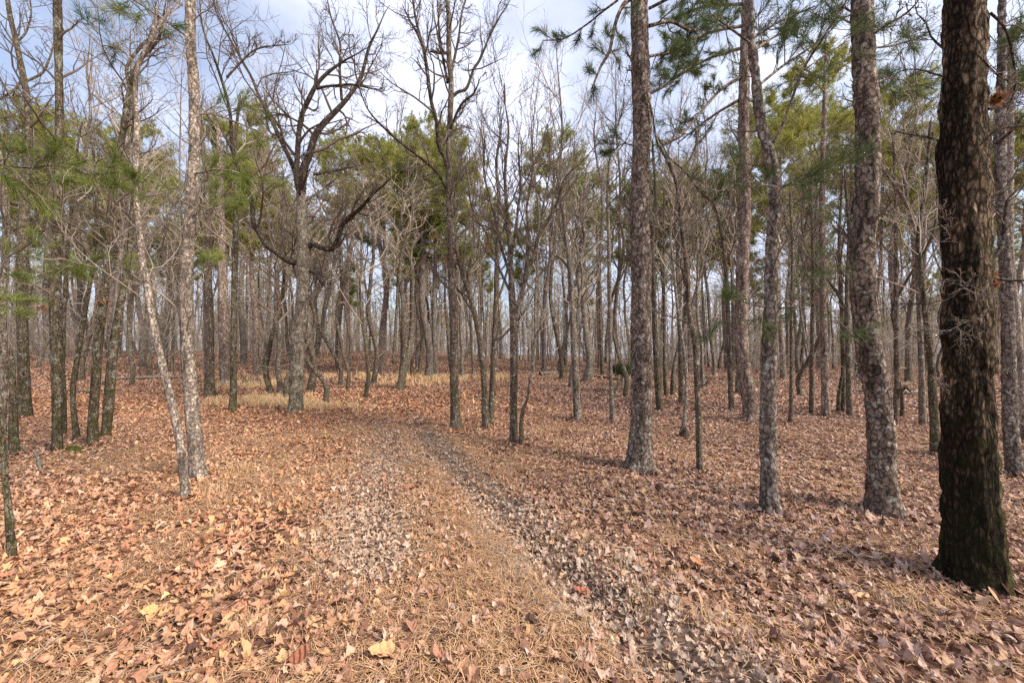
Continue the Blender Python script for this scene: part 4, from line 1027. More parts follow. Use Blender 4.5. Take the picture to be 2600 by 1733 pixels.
# the crowded wood
cnt = 0; tries = 0
while cnt < 150 and tries < 9000:
    tries += 1
    D = 12 + 44 * MR.random() ** 0.85
    u = MR.uniform(-1.55, 1.55)
    x, y = u * D, D
    if not clear(x, y, 1.15 + 0.012 * D): continue
    if D < 18 and -0.8 < u < 0.45: continue
    if D < 20 and -0.47 < u < -0.28: continue
    TRACED.append((x, y)); cnt += 1
    k = KINDS[int(MR.integers(len(KINDS)))]
    s = MR.uniform(0.8, 1.15) * (1.0 + 0.004 * D)
    cap = (1.6 + D * (0.50 if -0.75 < u < 0.45 else 0.66) * MR.uniform(0.75, 1.05)) / k['h']
    s = min(s, max(0.45, cap))
    plant(k, x, y, s * MR.uniform(0.7, 0.95), MR.uniform(0, 6.28), 'thin bare tree lost in the crowded wood behind', 'tree', 'bare trees crowding the wood', sz=s, tilt=(MR.normal() * 0.035, MR.normal() * 0.035))
cnt = 0; tries = 0
while cnt < 50 and tries < 3000:
    tries += 1
    D = 18 + 36 * MR.random(); u = MR.uniform(-1.5, 1.5); x, y = u * D, D
    if not clear(x, y, 1.6): continue
    if D < 22 and -0.62 < u < 0.0: continue
    TRACED.append((x, y)); cnt += 1
    kp = PINES[int(MR.integers(len(PINES)))]; sp_ = min(MR.uniform(0.7, 1.0), (0.8 + D * (0.5 if -0.8 < u < 0.5 else 0.66)) / kp['h'])
    plant(kp, x, y, sp_, MR.uniform(0, 6.28), 'scaly pine half hidden among the crowded bare trees', 'pine', 'pines mixed into the wood', tilt=(MR.normal() * 0.02, MR.normal() * 0.02))
cnt = 0; tries = 0
while cnt < 90 and tries < 4000:
    tries += 1
    D = 10 + 30 * MR.random() ** 0.8; u = MR.uniform(-1.5, 1.5); x, y = u * D, D
    if not clear(x, y, 0.5): continue
    if D < 18 and -0.6 < u < 0.12: continue
    TRACED.append((x, y)); cnt += 1
    plant(SAPS[int(MR.integers(len(SAPS)))], x, y, MR.uniform(0.7, 1.3), MR.uniform(0, 6.28), 'twiggy leafless sapling in the understorey', 'sapling', 'saplings of the understorey')

# far-off wood, one mass
rng = np.random.default_rng(900)
n = 1000
D = 48 + 55 * rng.random(n) ** 1.1; u = rng.uniform(-1.6, 1.6, n); fx = u * D; fy = D
fh = rng.uniform(9, 17, n)
m = 7; zz = np.linspace(0, 1, m)[None, :]
P0 = np.stack([fx[:, None] + np.cumsum(rng.normal(size=(n, m)) * 0.12, 1), fy[:, None] + zz * 0, height(fx, fy)[:, None] - 0.3 + zz * fh[:, None]], -1)
R0 = rng.uniform(0.06, 0.17, (n, 1)) * (1 - zz) ** 0.6 + 0.01
P1, R1 = grow(rng, P0, R0, 18, 5, 0.22, (0.4, 1.0), 0.16, 0.12, 0.5, 0.3, 1, 0.012)
P2, R2 = grow(rng, P1, R1, 5, 4, 0.5, (0.4, 1.0), 0.2, 0.05, 0.6, 0.2, 1, 0.009)
V, F = merge([tubes(P0, R0, 5), tubes(P1, R1, 3), tubes(P2, R2, 3)])
link('distant_woods', build_mesh('distant_woods', V, F, M['twig']), None, kind='stuff', label='far mass of bare trunks and twigs beyond the ridge')
sel = rng.choice(n, 120, replace=False)
C = []
for i in sel:
    c = np.array([fx[i], fy[i], float(height(fx[i], fy[i])) + fh[i] * 0.92])
    C.append(c + rng.normal(size=(70, 3)) * np.array([1.2, 1.2, 1.6]))
C = np.concatenate(C)
Dv = rng.normal(size=C.shape); Dv /= np.linalg.norm(Dv, axis=1, keepdims=True)
V, F = tufts(rng, C, Dv, 12, 0.4, 0.04, 1.3)
link('distant_foliage', build_mesh('distant_foliage', V, F, M['needle_far'], False), None, kind='stuff', label='far-off green pine tops seen through the twigs')

# ------------------------------------------------------------------ fallen leaves, straw, grass
rng = np.random.default_rng(42)
def scatter(y0, y1, dens, umax=1.56):
    area = umax * (y1 * y1 - y0 * y0) + 0.8 * (y1 - y0)
    n = int(area * dens)
    y = np.sqrt(rng.uniform(y0 * y0, y1 * y1, n)); x = rng.uniform(-1, 1, n) * (umax * y + 0.4)
    return x, y

WA = {'oak': [.03, .16, .10, .34, .15, .44, .20, .33, .10], 'star': [.03, .08, .42, .16, .50, .14, .40, .12, .02], 'oval': [.03, .12, .20, .27, .30, .28, .22, .13, .01], 'broad': [.03, .22, .20, .38, .30, .46, .34, .36, .12]}
def leaf_template(kind, ns):
    t = np.linspace(0, 1, 9); w = np.array(WA[kind])
    tt = np.linspace(0, 1, ns); ww = np.interp(tt, t, w) if ns != 9 else w
    return tt - 0.5, ww * 0.78

def leaf_mesh(x, y, size, kind, ns, lift, flat=0.35):
    n = len(x)
    t, w = leaf_template(kind, ns)
    # lobe tips sweep forward
    sw = np.zeros(ns)
    if ns == 9 and kind != 'oval': sw[1::2] = 0.05
    u = np.concatenate([t + sw, t, t + sw]); v = np.concatenate([w, w * 0, -w])
    L_ = size[:, None]
    asym = 1 + rng.uniform(-0.25, 0.25, (n, len(u)))
    U = u[None] * L_; Vv = v[None] * L_ * asym * rng.uniform(0.75, 1.15, (n, 1))
    k1 = rng.normal(0.0, 1.0, (n, 1)) * 2.2 + 0.8; k2 = rng.normal(0.6, 1.0, (n, 1)) * 3.2; tw = rng.normal(0, 1, (n, 1)) * 3.0
    Z = (k1 * U * U + k2 * Vv * Vv + tw * U * Vv) / L_ * 0.42 + np.abs(Vv) * rng.uniform(-0.35, 0.5, (n, 1))
    Z += rng.normal(0, 1, Z.shape) * L_ * 0.03
    az = rng.uniform(0, 2 * np.pi, n)[:, None]
    tx = rng.normal(0, flat, n)[:, None]; ty = rng.normal(0, flat, n)[:, None]
    X = U * np.cos(az) - Vv * np.sin(az); Y = U * np.sin(az) + Vv * np.cos(az)
    Z = Z + X * np.tan(np.clip(tx, -1, 1)) + Y * np.tan(np.clip(ty, -1, 1))
    Z = Z - Z.min(1, keepdims=True) * 0.85
    base = height(x, y)[:, None] + lift[:, None]
    V = np.stack([X + x[:, None], Y + y[:, None], Z + base], -1)
    i = np.arange(ns - 1)
    q1 = np.stack([i, i + ns, i + ns + 1, i + 1], 1); q2 = np.stack([i + ns, i + 2 * ns, i + 2 * ns + 1, i + ns + 1], 1)
    q = np.concatenate([q1, q2])[None] + (np.arange(n) * 3 * ns)[:, None, None]
    return V.reshape(-1, 3), q.reshape(-1, 4), 3 * ns

PAL = np.array([(.52, .30, .19), (.57, .335, .18), (.37, .195, .125), (.61, .41, .29), (.21, .105, .068), (.53, .33, .24), (.42, .225, .132), (.11, .06, .042), (.59, .39, .21), (.48, .23, .15)])
PALE = np.array([(.58, .42, .30), (.64, .475, .345), (.51, .355, .25), (.43, .285, .195), (.60, .43, .30), (.34, .22, .145)])
def leaf_cols(x, y, nv):
    n = len(x)
    pale, straw, soil, warm = zones(x, y)
    wgt = np.array([.20, .13, .16, .12, .09, .12, .08, .04, .03, .03])
    c = PAL[rng.choice(len(PAL), n, p=wgt)]
    cp = 0.95 * PALE[rng.choice(len(PALE), n, p=[.22, .12, .22, .18, .12, .14])]
    m = (rng.random(n) < pale * 0.72)[:, None]
    c = np.where(m, cp, c)
    wm = warm[:, None] * (~m)
    c = c * 0.97 * (1 + wm * np.array([0.12, 0.03, -0.10])) * (1 + (1 - warm[:, None]) * np.array([-0.12, -0.06, 0.04]))
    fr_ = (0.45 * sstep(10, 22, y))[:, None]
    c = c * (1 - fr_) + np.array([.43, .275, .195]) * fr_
    c = c * rng.uniform(0.84, 1.15, (n, 1))
    return np.repeat(np.clip(c, 0, 0.85), nv, 0)

parts_V, parts_F, parts_C = [], [], []; off = 0
def add_leaves(y0, y1, dens, smean, ns, kinds):
    global off
    x, y = scatter(y0, y1, dens)
    pale, straw, soil, warm = zones(x, y)
    tr = sum(0)if False else 0
    keep = rng.random(len(x)) < np.clip(1 - 0.58 * straw - 0.85 * soil, 0.05, 1) * np.where(fbm2(x * 1.2, y * 1.2, 77) < 0.36, 0.72, 1.0)
    x, y, pale = x[keep], y[keep], pale[keep]
    kk = rng.integers(0, len(kinds), len(x))
    for i, kd in enumerate(kinds):
        s = kk == i
        if not s.any(): continue
        xs, ys = x[s], y[s]
        size = smean * np.minimum(np.exp(rng.normal(0, 0.34, len(xs))), 1.75) * (1 - 0.18 * pale[s])
        V, q, nv = leaf_mesh(xs, ys, size, kd, ns, rng.uniform(-0.004, 0.018, len(xs)), 0.13)
        parts_V.append(V); parts_F.append(q + off); off += len(V)
        parts_C.append(leaf_cols(xs, ys, nv))
add_leaves(1.2, 4.5, 850, 0.053, 9, ['oak', 'star', 'oval', 'broad', 'oak', 'broad'])
add_leaves(4.5, 9, 520, 0.060, 5, ['oak', 'oval', 'broad'])
add_leaves(9, 17, 220, 0.085, 4, ['oval', 'broad'])
add_leaves(17, 32, 60, 0.13, 4, ['oval', 'broad'])
# small bleached leaves gathered in the wheel tracks
for y0, y1, dn_, ns_ in ((1.2, 3.6, 1100, 9), (3.6, 7.5, 650, 5)):
    x, y = scatter(y0, y1, dn_, 0.9)
    pale, straw, soil, warm = zones(x, y)
    keep = rng.random(len(x)) < np.clip(pale * 1.3 - 0.35, 0, 1) * (1 - 0.5 * soil) * sstep(0.2, 0.42, fbm2(x * 3, y * 3, 55))
    x, y = x[keep], y[keep]
    V_, q_, nv_ = leaf_mesh(x, y, 0.043 * np.minimum(np.exp(rng.normal(0, 0.3, len(x))), 1.7), 'oak', ns_, rng.uniform(0, 0.02, len(x)), 0.15)
    cp = 0.95 * PALE[rng.choice(len(PALE), len(x), p=[.22, .12, .22, .18, .12, .14])] * rng.uniform(0.85, 1.1, (len(x), 1))
    parts_V.append(V_); parts_F.append(q_ + off); off += len(V_); parts_C.append(np.repeat(cp, nv_, 0))
for fx_, fy_, fr in FEET:
    n_ = int(np.clip(700 * (fr + 0.12), 40, 260)) if fy_ < 12 else 30
    a_ = rng.uniform(0, 6.28, n_); d_ = fr * 1.0 + np.abs(rng.normal(0, 0.07 + 0.5 * fr, n_))
    xs, ys = fx_ + np.cos(a_) * d_, fy_ + np.sin(a_) * d_
    lf = 0.05 * np.exp(-(d_ - fr) / 0.06) * rng.random(n_)
    V_, q_, nv_ = leaf_mesh(xs, ys, 0.055 * np.minimum(np.exp(rng.normal(0, 0.3, n_)), 1.5), 'broad', 5, lf, 0.4)
    parts_V.append(V_); parts_F.append(q_ + off); off += len(V_); parts_C.append(leaf_cols(xs, ys, nv_))
V = np.concatenate(parts_V)
# drifts of leaves caught round the feet of the traced trees
me = build_mesh('leaf_litter', V, [np.concatenate(parts_F)], M['litter'], False, cols=('col', np.concatenate(parts_C)))
link('leaf_litter', me, None, kind='stuff', label='brown and pale oak leaves strewn over the whole woodland floor')

# pine straw
x, y = scatter(1.2, 7.5, 4200)
pale, straw, soil, warm = zones(x, y)
keep = rng.random(len(x)) < np.clip(straw * 1.1 + 0.10, 0, 1) * (1 - 0.5 * pale) * np.clip(1.5 - y / 7.5, 0.3, 1)
x, y = x[keep], y[keep]; n = len(x)
clump = fbm2(x * 6, y * 6, 3, 2) * 12.0
az = clump + rng.normal(0, 0.6, n); l = rng.uniform(0.05, 0.13, n); w = np.where(y < 3.5, 0.0017, 0.0032)
dx, dy = np.cos(az) * l / 2, np.sin(az) * l / 2; nxv, nyv = -np.sin(az) * w, np.cos(az) * w
z = height(x, y) + rng.uniform(0.0, 0.020, n); dz = rng.normal(0, 0.012, n)
bend = rng.normal(0, 0.25, n)
mxx, myy = x + nxv / w * bend * l * 0.3, y + nyv / w * bend * l * 0.3
V = np.stack([np.stack([x - dx - nxv, y - dy - nyv, z - dz], 1), np.stack([x - dx + nxv, y - dy + nyv, z - dz], 1),
              np.stack([mxx - nxv, myy - nyv, z + 0.008], 1), np.stack([mxx + nxv, myy + nyv, z + 0.008], 1),
              np.stack([x + dx - nxv, y + dy - nyv, z + dz], 1), np.stack([x + dx + nxv, y + dy + nyv, z + dz], 1)], 1).reshape(-1, 3)
b = np.arange(n) * 6
F = [np.concatenate([np.stack([b, b + 1, b + 3, b + 2], 1), np.stack([b + 2, b + 3, b + 5, b + 4], 1)])]
pc = np.array([(.50, .29, .15), (.42, .235, .12), (.60, .385, .23), (.29, .158, .09), (.54, .33, .17)])[rng.integers(0, 5, n)] * rng.uniform(0.75, 1.15, (n, 1))
link('pine_straw_litter', build_mesh('pine_straw_litter', V, F, M['straw'], False, cols=('col', np.repeat(pc, 6, 0))), None, kind='stuff', label='orange pine needles matted between the wheel tracks')

# dry grass
def blades(x, y, h, w, lean=0.5, base_lift=0.0):
    n = len(x)
    az = rng.uniform(0, 6.28, n); ln = rng.uniform(0.15, 1, n) * lean * h
    dx, dy = np.cos(az), np.sin(az); sxx, syy = -dy * w / 2, dx * w / 2
    z = height(x, y) + base_lift
    L0 = [(x - sxx, y - syy, z), (x + sxx, y + syy, z)]
    m1x, m1y, m1z = x + dx * ln * 0.3, y + dy * ln * 0.3, z + h * 0.6
    L1 = [(m1x - sxx * .8, m1y - syy * .8, m1z), (m1x + sxx * .8, m1y + syy * .8, m1z)]
    tip = (x + dx * ln, y + dy * ln, z + h * np.clip(1 - 0.35 * ln / h, 0.4, 1))
    V = np.stack([np.stack(p, 1) for p in (L0 + L1 + [tip])], 1).reshape(-1, 3)
    b = np.arange(n) * 5
    return V, [np.stack([b, b + 1, b + 3, b + 2], 1), np.stack([b + 2, b + 3, b + 4], 1)]
gx_, gy_, gh_, gw_ = [], [], [], []
def patch(px, py, rx_m, ry_m, n, h, w):
    c = hit(px, py)
    a = rng.normal(0, 1, (n, 2))
    # blades gather in small tufts
    tn = max(4, n // 26); tcx = rng.normal(0, 1, (tn, 2)); ti = rng.integers(0, tn, n)
    xy = tcx[ti] * (rx_m, ry_m) + rng.normal(0, 0.045, (n, 2))
    gx_.append(c[0] + xy[:, 0]); gy_.append(c[1] + xy[:, 1]); gh_.append(h * rng.uniform(0.4, 1.2, n)); gw_.append(np.full(n, w))
patch(585, 925, 0.75, 0.45, 2600, 0.26, 0.006); patch(645, 930, 0.35, 0.3, 1100, 0.26, 0.006); patch(735, 935, 0.4, 0.3, 1400, 0.2, 0.006)
patch(800, 935, 0.4, 0.4, 400, 0.16, 0.006); patch(560, 890, 1.0, 0.5, 1500, 0.3, 0.009); patch(620, 870, 1.2, 0.7, 1500, 0.3, 0.01)
patch(890, 868, 1.6, 0.6, 1800, 0.32, 0.012); patch(1005, 872, 1.1, 0.5, 1800, 0.32, 0.012); patch(1150, 872, 1.0, 0.5, 900, 0.3, 0.012); patch(960, 880, 1.0, 0.5, 900, 0.25, 0.01)
patch(520, 1080, 0.12, 0.1, 120, 0.14, 0.003); patch(495, 1140, 0.08, 0.08, 60, 0.2, 0.002)
for px, py, n in [(520, 1350, 260), (560, 1440, 420), (1150, 1480, 260), (1480, 1390, 260), (1560, 1330, 220), (1620, 1420, 260), (1900, 1380, 260), (2080, 1400, 200), (1290, 1240, 160), (1420, 1300, 200), (1700, 1250, 160), (1350, 1450, 200), (1060, 1350, 120), (1000, 1230, 150), (760, 1220, 140), (700, 1330, 120), (1780, 1450, 200), (2200, 1450, 140)]:
    patch(px, py, 0.06, 0.05, n, 0.055, 0.0016)
x = np.concatenate(gx_); y = np.concatenate(gy_); h = np.concatenate(gh_); w = np.concatenate(gw_)
V, F = blades(x, y, h, w, 0.9)
gc = np.array([(.78, .54, .29), (.70, .46, .23), (.82, .62, .38), (.55, .36, .18), (.40, .33, .14)])[rng.choice(5, len(x), p=[.32, .25, .22, .16, .05])]
link('dry_grass', build_mesh('dry_grass', V, F, M['straw'], False, cols=('col', np.repeat(gc, 5, 0))), None, kind='stuff', label='straw-coloured dry grass tufts round the pale oak and along the track')

# ------------------------------------------------------------------ small things on the ground
def stick(name, label, cat, pts, mat='pale', lift=0.02, forks=(), group=None, Yfix=None):
    """pts: traced points lying on the ground with widths"""
    L0 = []
    for x_, y_, w_ in pts:
        p = hit(x_, y_)
        r = rad(x_, w_, p[1]); L0.append((p[0], p[1], p[2] + r * 0.75 + lift, r))
    L0 = np.array(L0); b = L0[0, :3].copy()
    root = thing(name, label, cat, b, group)
    ln = smooth_line(L0, 0.04); ln[:, :3] -= b
    part('stem', trunk_mesh(ln, 8, 0.0, 'mid', len(pts)), M[mat], root)
    for fk in forks:
        q = []
        for x_, y_, w_, up in fk:
            p = hit(x_, y_); q.append((p[0], p[1], p[2] + lift + up, rad(x_, w_, p[1])))
        q = smooth_line(np.array(q), 0.04); q[:, :3] -= b
        part('fork', trunk_mesh(q, 6, 0, 'mid', 3), M[mat], root)
    return root

stick('fallen_log', 'long pale fallen log lying across the leaves behind the leaning pine', 'log', [(262, 874, 7), (320, 872, 8), (370, 871, 8), (415, 870, 6)], 'pale', 0.07)
stick('fallen_log', 'dark rotting log lying beside the grey-based thicker tree', 'log', [(1360, 868, 9), (1385, 870, 8), (1415, 873, 7), (1440, 872, 6)], 'bare')
stick('fallen_log', 'long grey fallen log far off behind the foot of the kinked dark tree', 'log', [(1618, 868, 6), (1650, 872, 6), (1690, 878, 5)], 'grey')
stick('fallen_branch', 'pale curved branch resting against the splintered stub', 'branch', [(20, 1020, 6), (40, 1027, 7), (62, 1046, 5)], 'pale', 0.05, forks=[[(20, 1020, 4, 0.03), (17, 1040, 3, 0.05), (22, 1060, 2, 0.0)]])
stick('fallen_branch', 'whitish knobbly branch lying in the leaves between stub and moss clump', 'branch', [(78, 1042, 6), (88, 1060, 9), (90, 1075, 9), (94, 1088, 5)], 'pale', 0.03)
stick('fallen_branch', 'flaking grey branch end lying in front of the left-edge trees', 'branch', [(42, 1112, 10), (62, 1100, 9), (78, 1090, 5)], 'pale', 0.0)
stick('fallen_branch', 'short bleached stub leaning at the foot of the dark forked tree', 'branch', [(226, 1026, 4), (219, 1016, 7), (213, 1002, 8)], 'pale', 0.03)
stick('fallen_branch', 'thin straight stick lying in front of the black oak', 'branch', [(2230, 1330, 4), (2262, 1352, 5), (2300, 1378, 3)], 'pale', 0.03)
stick('fallen_branch', 'bent brown stick lying left of the thin straight one below the black oak', 'branch', [(2150, 1340, 3), (2190, 1345, 4), (2225, 1358, 4), (2250, 1372, 2)], 'bare', 0.03)
stick('fallen_branch', 'long thin twig lying among the leaves at lower right', 'branch', [(2035, 1375, 3), (2070, 1398, 4), (2105, 1425, 3)], 'grey', 0.03)
stick('fallen_branch', 'dark twig lying in the leaves at lower left', 'branch', [(210, 1410, 5), (235, 1385, 5), (262, 1358, 4), (300, 1345, 2)], 'bare', 0.02, forks=[[(262, 1358, 3, 0.0), (275, 1372, 2, 0.02)]])
stick('fallen_branch', 'curved twig propped in the leaves by the great pine foot', 'branch', [(1430, 1082, 3), (1455, 1080, 4), (1480, 1085, 4), (1502, 1082, 2)], 'grey', 0.03)
stick('fallen_branch', 'low grey branch spread on the leaves beside the kinked dark tree', 'branch', [(1655, 960, 3), (1690, 955, 3), (1725, 950, 3), (1745, 955, 2)], 'pale', 0.04)

# moss clumps
def moss_clump(label, px, py, wpx, hm, n=500):
    c = hit(px, py); r = rad(px, wpx, c[1])
    root = thing('moss_clump', label, 'moss', c)
    th = rng.uniform(0, 6.28, n); rr = np.sqrt(rng.random(n)) * r
    X, Y = np.cos(th) * rr, np.sin(th) * rr * 0.7
    Z = hm * np.clip(1 - (rr / r) ** 2, 0, 1) * rng.uniform(0.6, 1.1, n)
    # mound body
    k = 24; rings = 6; tt = np.linspace(0, 2 * np.pi, k, endpoint=False)
    Vm = [(0, 0, hm)]
    for i in range(1, rings + 1):
        q = i / rings
        for t_ in tt: Vm.append((math.cos(t_) * r * q * (1 + .15 * math.sin(3 * t_)), math.sin(t_) * r * .7 * q * (1 + .15 * math.cos(4 * t_)), hm * (1 - q * q) - 0.02 * q))
    Vm = np.array(Vm); Vm[:, 2] += (noise2(Vm[:, 0] * 40, Vm[:, 1] * 40, 4) - 0.5) * hm * 0.5
    Fm = [np.array([(0, 1 + j, 1 + (j + 1) % k) for j in range(k)])] + [np.array([(1 + i * k + j, 1 + (i + 1) * k + j, 1 + (i + 1) * k + (j + 1) % k, 1 + i * k + (j + 1) % k) for i in range(rings - 1) for j in range(k)])]
    part('cushion', (Vm, Fm), M['moss'], root)
    C = np.stack([X, Y, Z], 1); D = np.tile((0, 0, 1.0), (n, 1))
    part('fronds', tufts(rng, C, D, 5, 0.022, 0.004, 1.2), M['moss'], root, False)
moss_clump('round green moss cushion at the foot of the largest near pine', 2007, 1178, 36, 0.035)
moss_clump('mossy clump joining the feet of the tall straight trunk and its neighbours', 165, 1036, 80, 0.07, 900)
moss_clump('green moss patch at the foot of the tree beside the black oak', 2146, 1046, 34, 0.06)
moss_clump('small olive moss patch in the leaves left of the black oak', 2036, 1290, 20, 0.02, 200)

# hollow rotten stump by the whitish sapling
c = hit(1572, 1003); root = thing('rotten_stump', 'small black hollow stump in the leaves below the whitish sapling', 'stump', c)
k = 22; r = 0.085; th = np.linspace(0, 2 * np.pi, k, endpoint=False)
prof = [(1.15, -0.05), (1.0, 0.06), (0.92, 0.13), (0.72, 0.135), (0.6, 0.05), (0.5, 0.0), (0.02, -0.02)]
V = np.array([(math.cos(t_) * r * q * (1 + .12 * math.sin(3 * t_ + 1)), math.sin(t_) * r * q, z_ * (1 + .35 * math.sin(2 * t_ + 5) * (z_ > .1))) for q, z_ in prof for t_ in th])
F = np.array([(i * k + j, i * k + (j + 1) % k, (i + 1) * k + (j + 1) % k, (i + 1) * k + j) for i in range(len(prof) - 1) for j in range(k)])
part('shell', (V, [F]), M['limb'], root)

# uprooted evergreen bush with its tilted dead stem
c = hit(1425, 905); Yb = c[1] + 4.0
root = thing('evergreen_bush', 'dark green bushy mass with a tilted dead stem left of the great pine', 'bush', c)
st = trace([(1402, 918, 5), (1412, 895, 6), (1425, 875, 7), (1435, 860, 5)], c[1], 0.5); st[:, :3] -= c
part('stem', trunk_mesh(st, 8, 0, 'mid', 4), M['bare'], root)
st2 = trace([(1418, 893, 3), (1437, 875, 3), (1432, 858, 2), (1428, 840, 2)], c[1], 0.1); st2[:, :3] -= c
part('stem', trunk_mesh(st2, 6, 0, 'mid', 5), M['pale'], root)
cc = at(1428, 848, c[1] + 0.6) - c
rr = rad(1428, 62, c[1])
nb = 230
D = rng.normal(size=(nb, 3)); D /= np.linalg.norm(D, axis=1, keepdims=True)
C = cc + D * rr * rng.uniform(0.25, 1.0, (nb, 1)) * (1.0, 0.9, 0.62)
part('needles', tufts(rng, C, D, 26, 0.13, 0.010, 1.2), M['needle_dark'], root, False)
sp = np.stack([cc + np.zeros((60, 3)), cc + (C[:60] - cc) * 0.5, C[:60]], 1)
part('branches', tubes(sp, np.tile([.012, .008, .004], (60, 1)), 4), M['bare'], root)

# conspicuous single leaves
def big_leaf(label, px, py, Lm, kind, col, az, lift=0.03, tilt=(0.1, 0.2)):
    c = hit(px, py)
    t, w = leaf_template(kind, 9); w = w * 1.15
    m_ = 33; tt = np.linspace(-0.5, 0.5, m_)
    ww = np.interp(tt, t, w); ww = np.convolve(np.pad(ww, 1, 'edge'), [.25, .5, .25], 'valid')
    rows = 5; V = []
    for j in np.linspace(-1, 1, rows):
        for i in range(m_):
            u_, v_ = tt[i] * Lm, ww[i] * j * Lm
            V.append((u_, v_, 0.9 * u_ * u_ / Lm * 0.5 + abs(v_) * 0.22 + 0.006 * math.sin(tt[i] * 22 + j)))
    V = np.array(V)
    F = np.array([(a * m_ + i, a * m_ + i + 1, (a + 1) * m_ + i + 1, (a + 1) * m_ + i) for a in range(rows - 1) for i in range(m_ - 1)])
    pet = smooth_line(np.array([(-0.5 * Lm, 0, .1 * Lm, .0016), (-0.62 * Lm, .02 * Lm, .13 * Lm, .0014), (-0.75 * Lm, .05 * Lm, .12 * Lm, .0012)]), 0.01)
    root = thing('fallen_leaf', label, 'leaf', (c[0], c[1], c[2] + lift))
    root.rotation_euler = (tilt[0], tilt[1], az)
    ca = build_mesh('blade', V, [F], M['litter'], True, cols=('col', np.tile(col, (len(V), 1))))
    link('blade', ca, root)
    me = build_mesh('stalk', *trunk_mesh(pet, 5), M['litter'], True); 
    at_ = me.color_attributes.new('col', 'FLOAT_COLOR', 'POINT'); at_.data.foreach_set('color', np.tile((.35, .2, .1, 1), len(me.vertices)).astype(np.float32))
    link('stalk', me, root)
big_leaf('large flat tan leaf lying in the straw at the bottom of the photo', 875, 1508, 0.135, 'broad', (.66, .40, .19), 0.4)
big_leaf('brick-red narrow oak leaf on the bare edge of the right wheel track', 1335, 1368, 0.12, 'oak', (.40, .15, .085), -0.1)
big_leaf('orange lobed leaf right of the right wheel track', 1600, 1300, 0.12, 'star', (.58, .27, .12), 0.9)
big_leaf('yellow-tan leaf curled up at lower left', 340, 1420, 0.09, 'broad', (.62, .40, .17), 1.2, 0.04, (0.5, 0.2))
big_leaf('peach lobed leaf standing out at the lower right leaf drift', 1975, 1500 - 120, 0.13, 'star', (.62, .36, .19), 2.1)
big_leaf('reddish curled leaf near the bottom edge, left of the large flat tan leaf', 690, 1530, 0.10, 'broad', (.33, .13, .07), 0.2, 0.05, (0.5, -0.4))

# brushy undergrowth receding under the far trees, too many stems to count
rng = np.random.default_rng(901)
n = 2300
D = 28 + 62 * rng.random(n); u = rng.uniform(-1.6, 1.6, n); fx = u * D; fy = D
m = 5; zz = np.linspace(0, 1, m)[None, :]
fh = rng.uniform(1.0, 5.5, n)
az = rng.uniform(0, 6.28, n)
P0 = np.stack([fx[:, None] + zz * np.sin(az)[:, None] * 0.2 * fh[:, None] + np.cumsum(rng.normal(size=(n, m)) * 0.05, 1), fy[:, None] + zz * np.cos(az)[:, None] * 0.2 * fh[:, None], height(fx, fy)[:, None] - 0.1 + zz * fh[:, None]], -1)
R0 = rng.uniform(0.012, 0.04, (n, 1)) * (1 - zz * 0.8)
P1, R1 = grow(rng, P0, R0, 9, 4, 0.4, (0.4, 1.1), 0.18, 0.06, 0.5, 0.1, 1, 0.009)
P2, R2 = grow(rng, P1, R1, 4, 3, 0.5, (0.4, 1.0), 0.2, 0.03, 0.7, 0.2, 1, 0.007)
V, F = merge([tubes(P0, R0, 4), tubes(P1, R1, 3), tubes(P2, R2, 3)])
link('undergrowth', build_mesh('undergrowth', V, F, M['twig']), None, kind='stuff', label='brown leafless undergrowth thickening under the far trees')

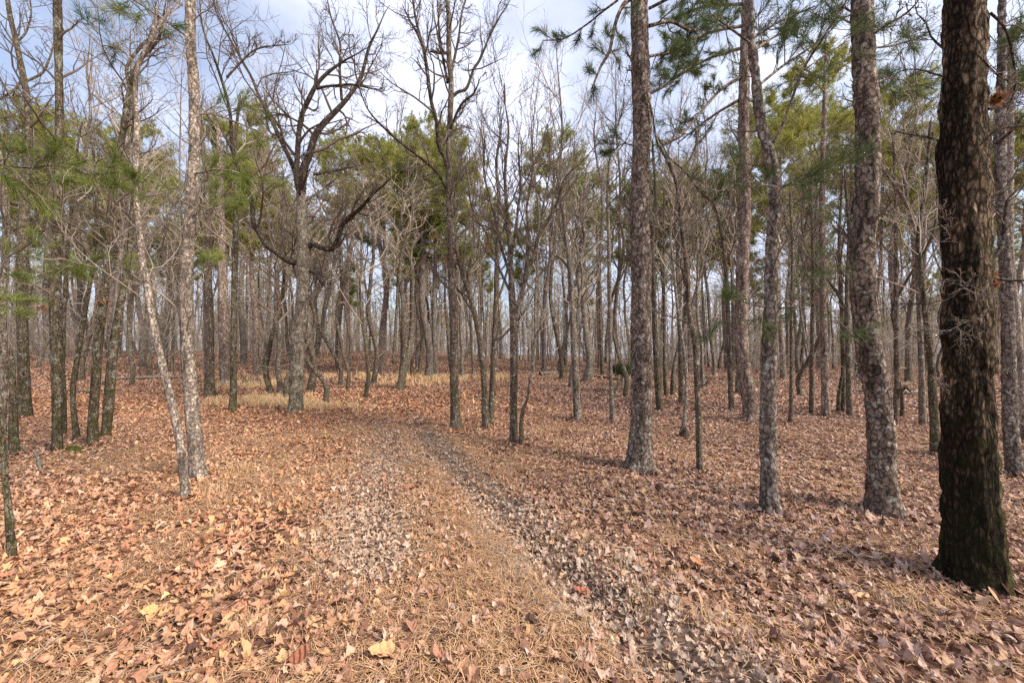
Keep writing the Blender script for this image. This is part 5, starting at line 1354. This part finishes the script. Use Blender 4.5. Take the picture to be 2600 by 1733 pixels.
# bits of twig and bark scattered through the litter
rng = np.random.default_rng(902)
x, y = scatter(1.3, 16, 9)
n = len(x)
az = rng.uniform(0, 6.28, n); l = rng.uniform(0.05, 0.34, n) * (0.6 + 0.04 * y)
tt = np.linspace(-0.5, 0.5, 4)[None, :]
bx = x[:, None] + np.cos(az)[:, None] * tt * l[:, None] + rng.normal(size=(n, 4)) * 0.006; by = y[:, None] + np.sin(az)[:, None] * tt * l[:, None] + rng.normal(size=(n, 4)) * 0.006
P0 = np.stack([bx, by, height(bx, by) + 0.016 + rng.random((n, 1)) * 0.018], -1)
R0 = rng.uniform(0.0018, 0.0055, (n, 1)) * np.array([[1, .95, .8, .5]])
V, F = tubes(P0, R0, 4)
link('twig_litter', build_mesh('twig_litter', V, F, M['twig']), None, kind='stuff', label='broken twigs and bark bits scattered over the leaves')
LOGL = ['grey log half sunk in leaves beyond the dry grass left of the pale oak', 'brown log lying behind the foot of the reddish leaning pine', 'pale log lying behind the pair of dark stems near the largest pine', 'grey log far back behind the vase-shaped tree',
        'brown log far back where the track disappears', 'pale log far back under the hooked dead limb', 'grey log behind the mossy cluster at left', 'brown log far back behind the great scaly pine']
for i, (px, py, w_, l_) in enumerate([(560, 880, 10, 45), (1700, 880, 9, 60), (1960, 900, 8, 50), (1240, 862, 8, 40), (820, 862, 7, 34), (2080, 905, 8, 40), (160, 900, 10, 60), (1480, 868, 8, 40)]):
    stick('fallen_log', LOGL[i], 'log', [(px, py, w_), (px + l_ * 0.5, py + 1.5 * (-1) ** i, w_), (px + l_, py + 4 * (-1) ** i, w_ * 0.7)], ('grey', 'bare', 'pale')[i % 3], 0.03, group='logs lying far back in the wood')

# single out each tree of the crowd: its count from the left between two landmarks of the photo
MARKS = [(-1, 'edge of view'), (131, 'tall mossy trunk'), (440, 'leaning pale pine'), (678, 'pale oak'), (1048, 'tall forked tree'), (1180, 'vase-shaped tree'), (1328, 'grey-footed tree'),
         (1469, 'great scaly pine'), (1609, 'kinked tree'), (1770, 'spotted pine'), (2031, 'largest pine'), (2238, 'black oak'), (2353, 'edge of view')]
ORD = ('first second third fourth fifth sixth seventh eighth ninth tenth eleventh twelfth thirteenth fourteenth fifteenth sixteenth seventeenth eighteenth nineteenth twentieth '
       'twenty-first twenty-second twenty-third twenty-fourth twenty-fifth twenty-sixth twenty-seventh twenty-eighth twenty-ninth thirtieth').split()
WORD = {'tall bare trees topping the pines': 'tall bare tree', 'pines with crowns above the bare wood': 'olive-crowned far pine', 'bare trees crowding the wood': 'bare background tree', 'pines mixed into the wood': 'half-hidden pine', 'saplings of the understorey': 'twiggy sapling'}
for gname, wd in WORD.items():
    items = sorted([(p, o) for g_, o, p in PLANTED if g_ == gname], key=lambda q: q[0])
    cnt_ = {}
    for p, o in items:
        k = [i for i in range(len(MARKS) - 1) if MARKS[i][0] <= p < MARKS[i + 1][0]]
        if not k:
            o['label'] = wd + ' standing just outside the edge of the photo'
            continue
        k = k[0]; c_ = cnt_.get(k, 0); cnt_[k] = c_ + 1
        o['label'] = f"{ORD[c_]} {wd} counting rightwards between the {MARKS[k][1]} and the {MARKS[k + 1][1]}"
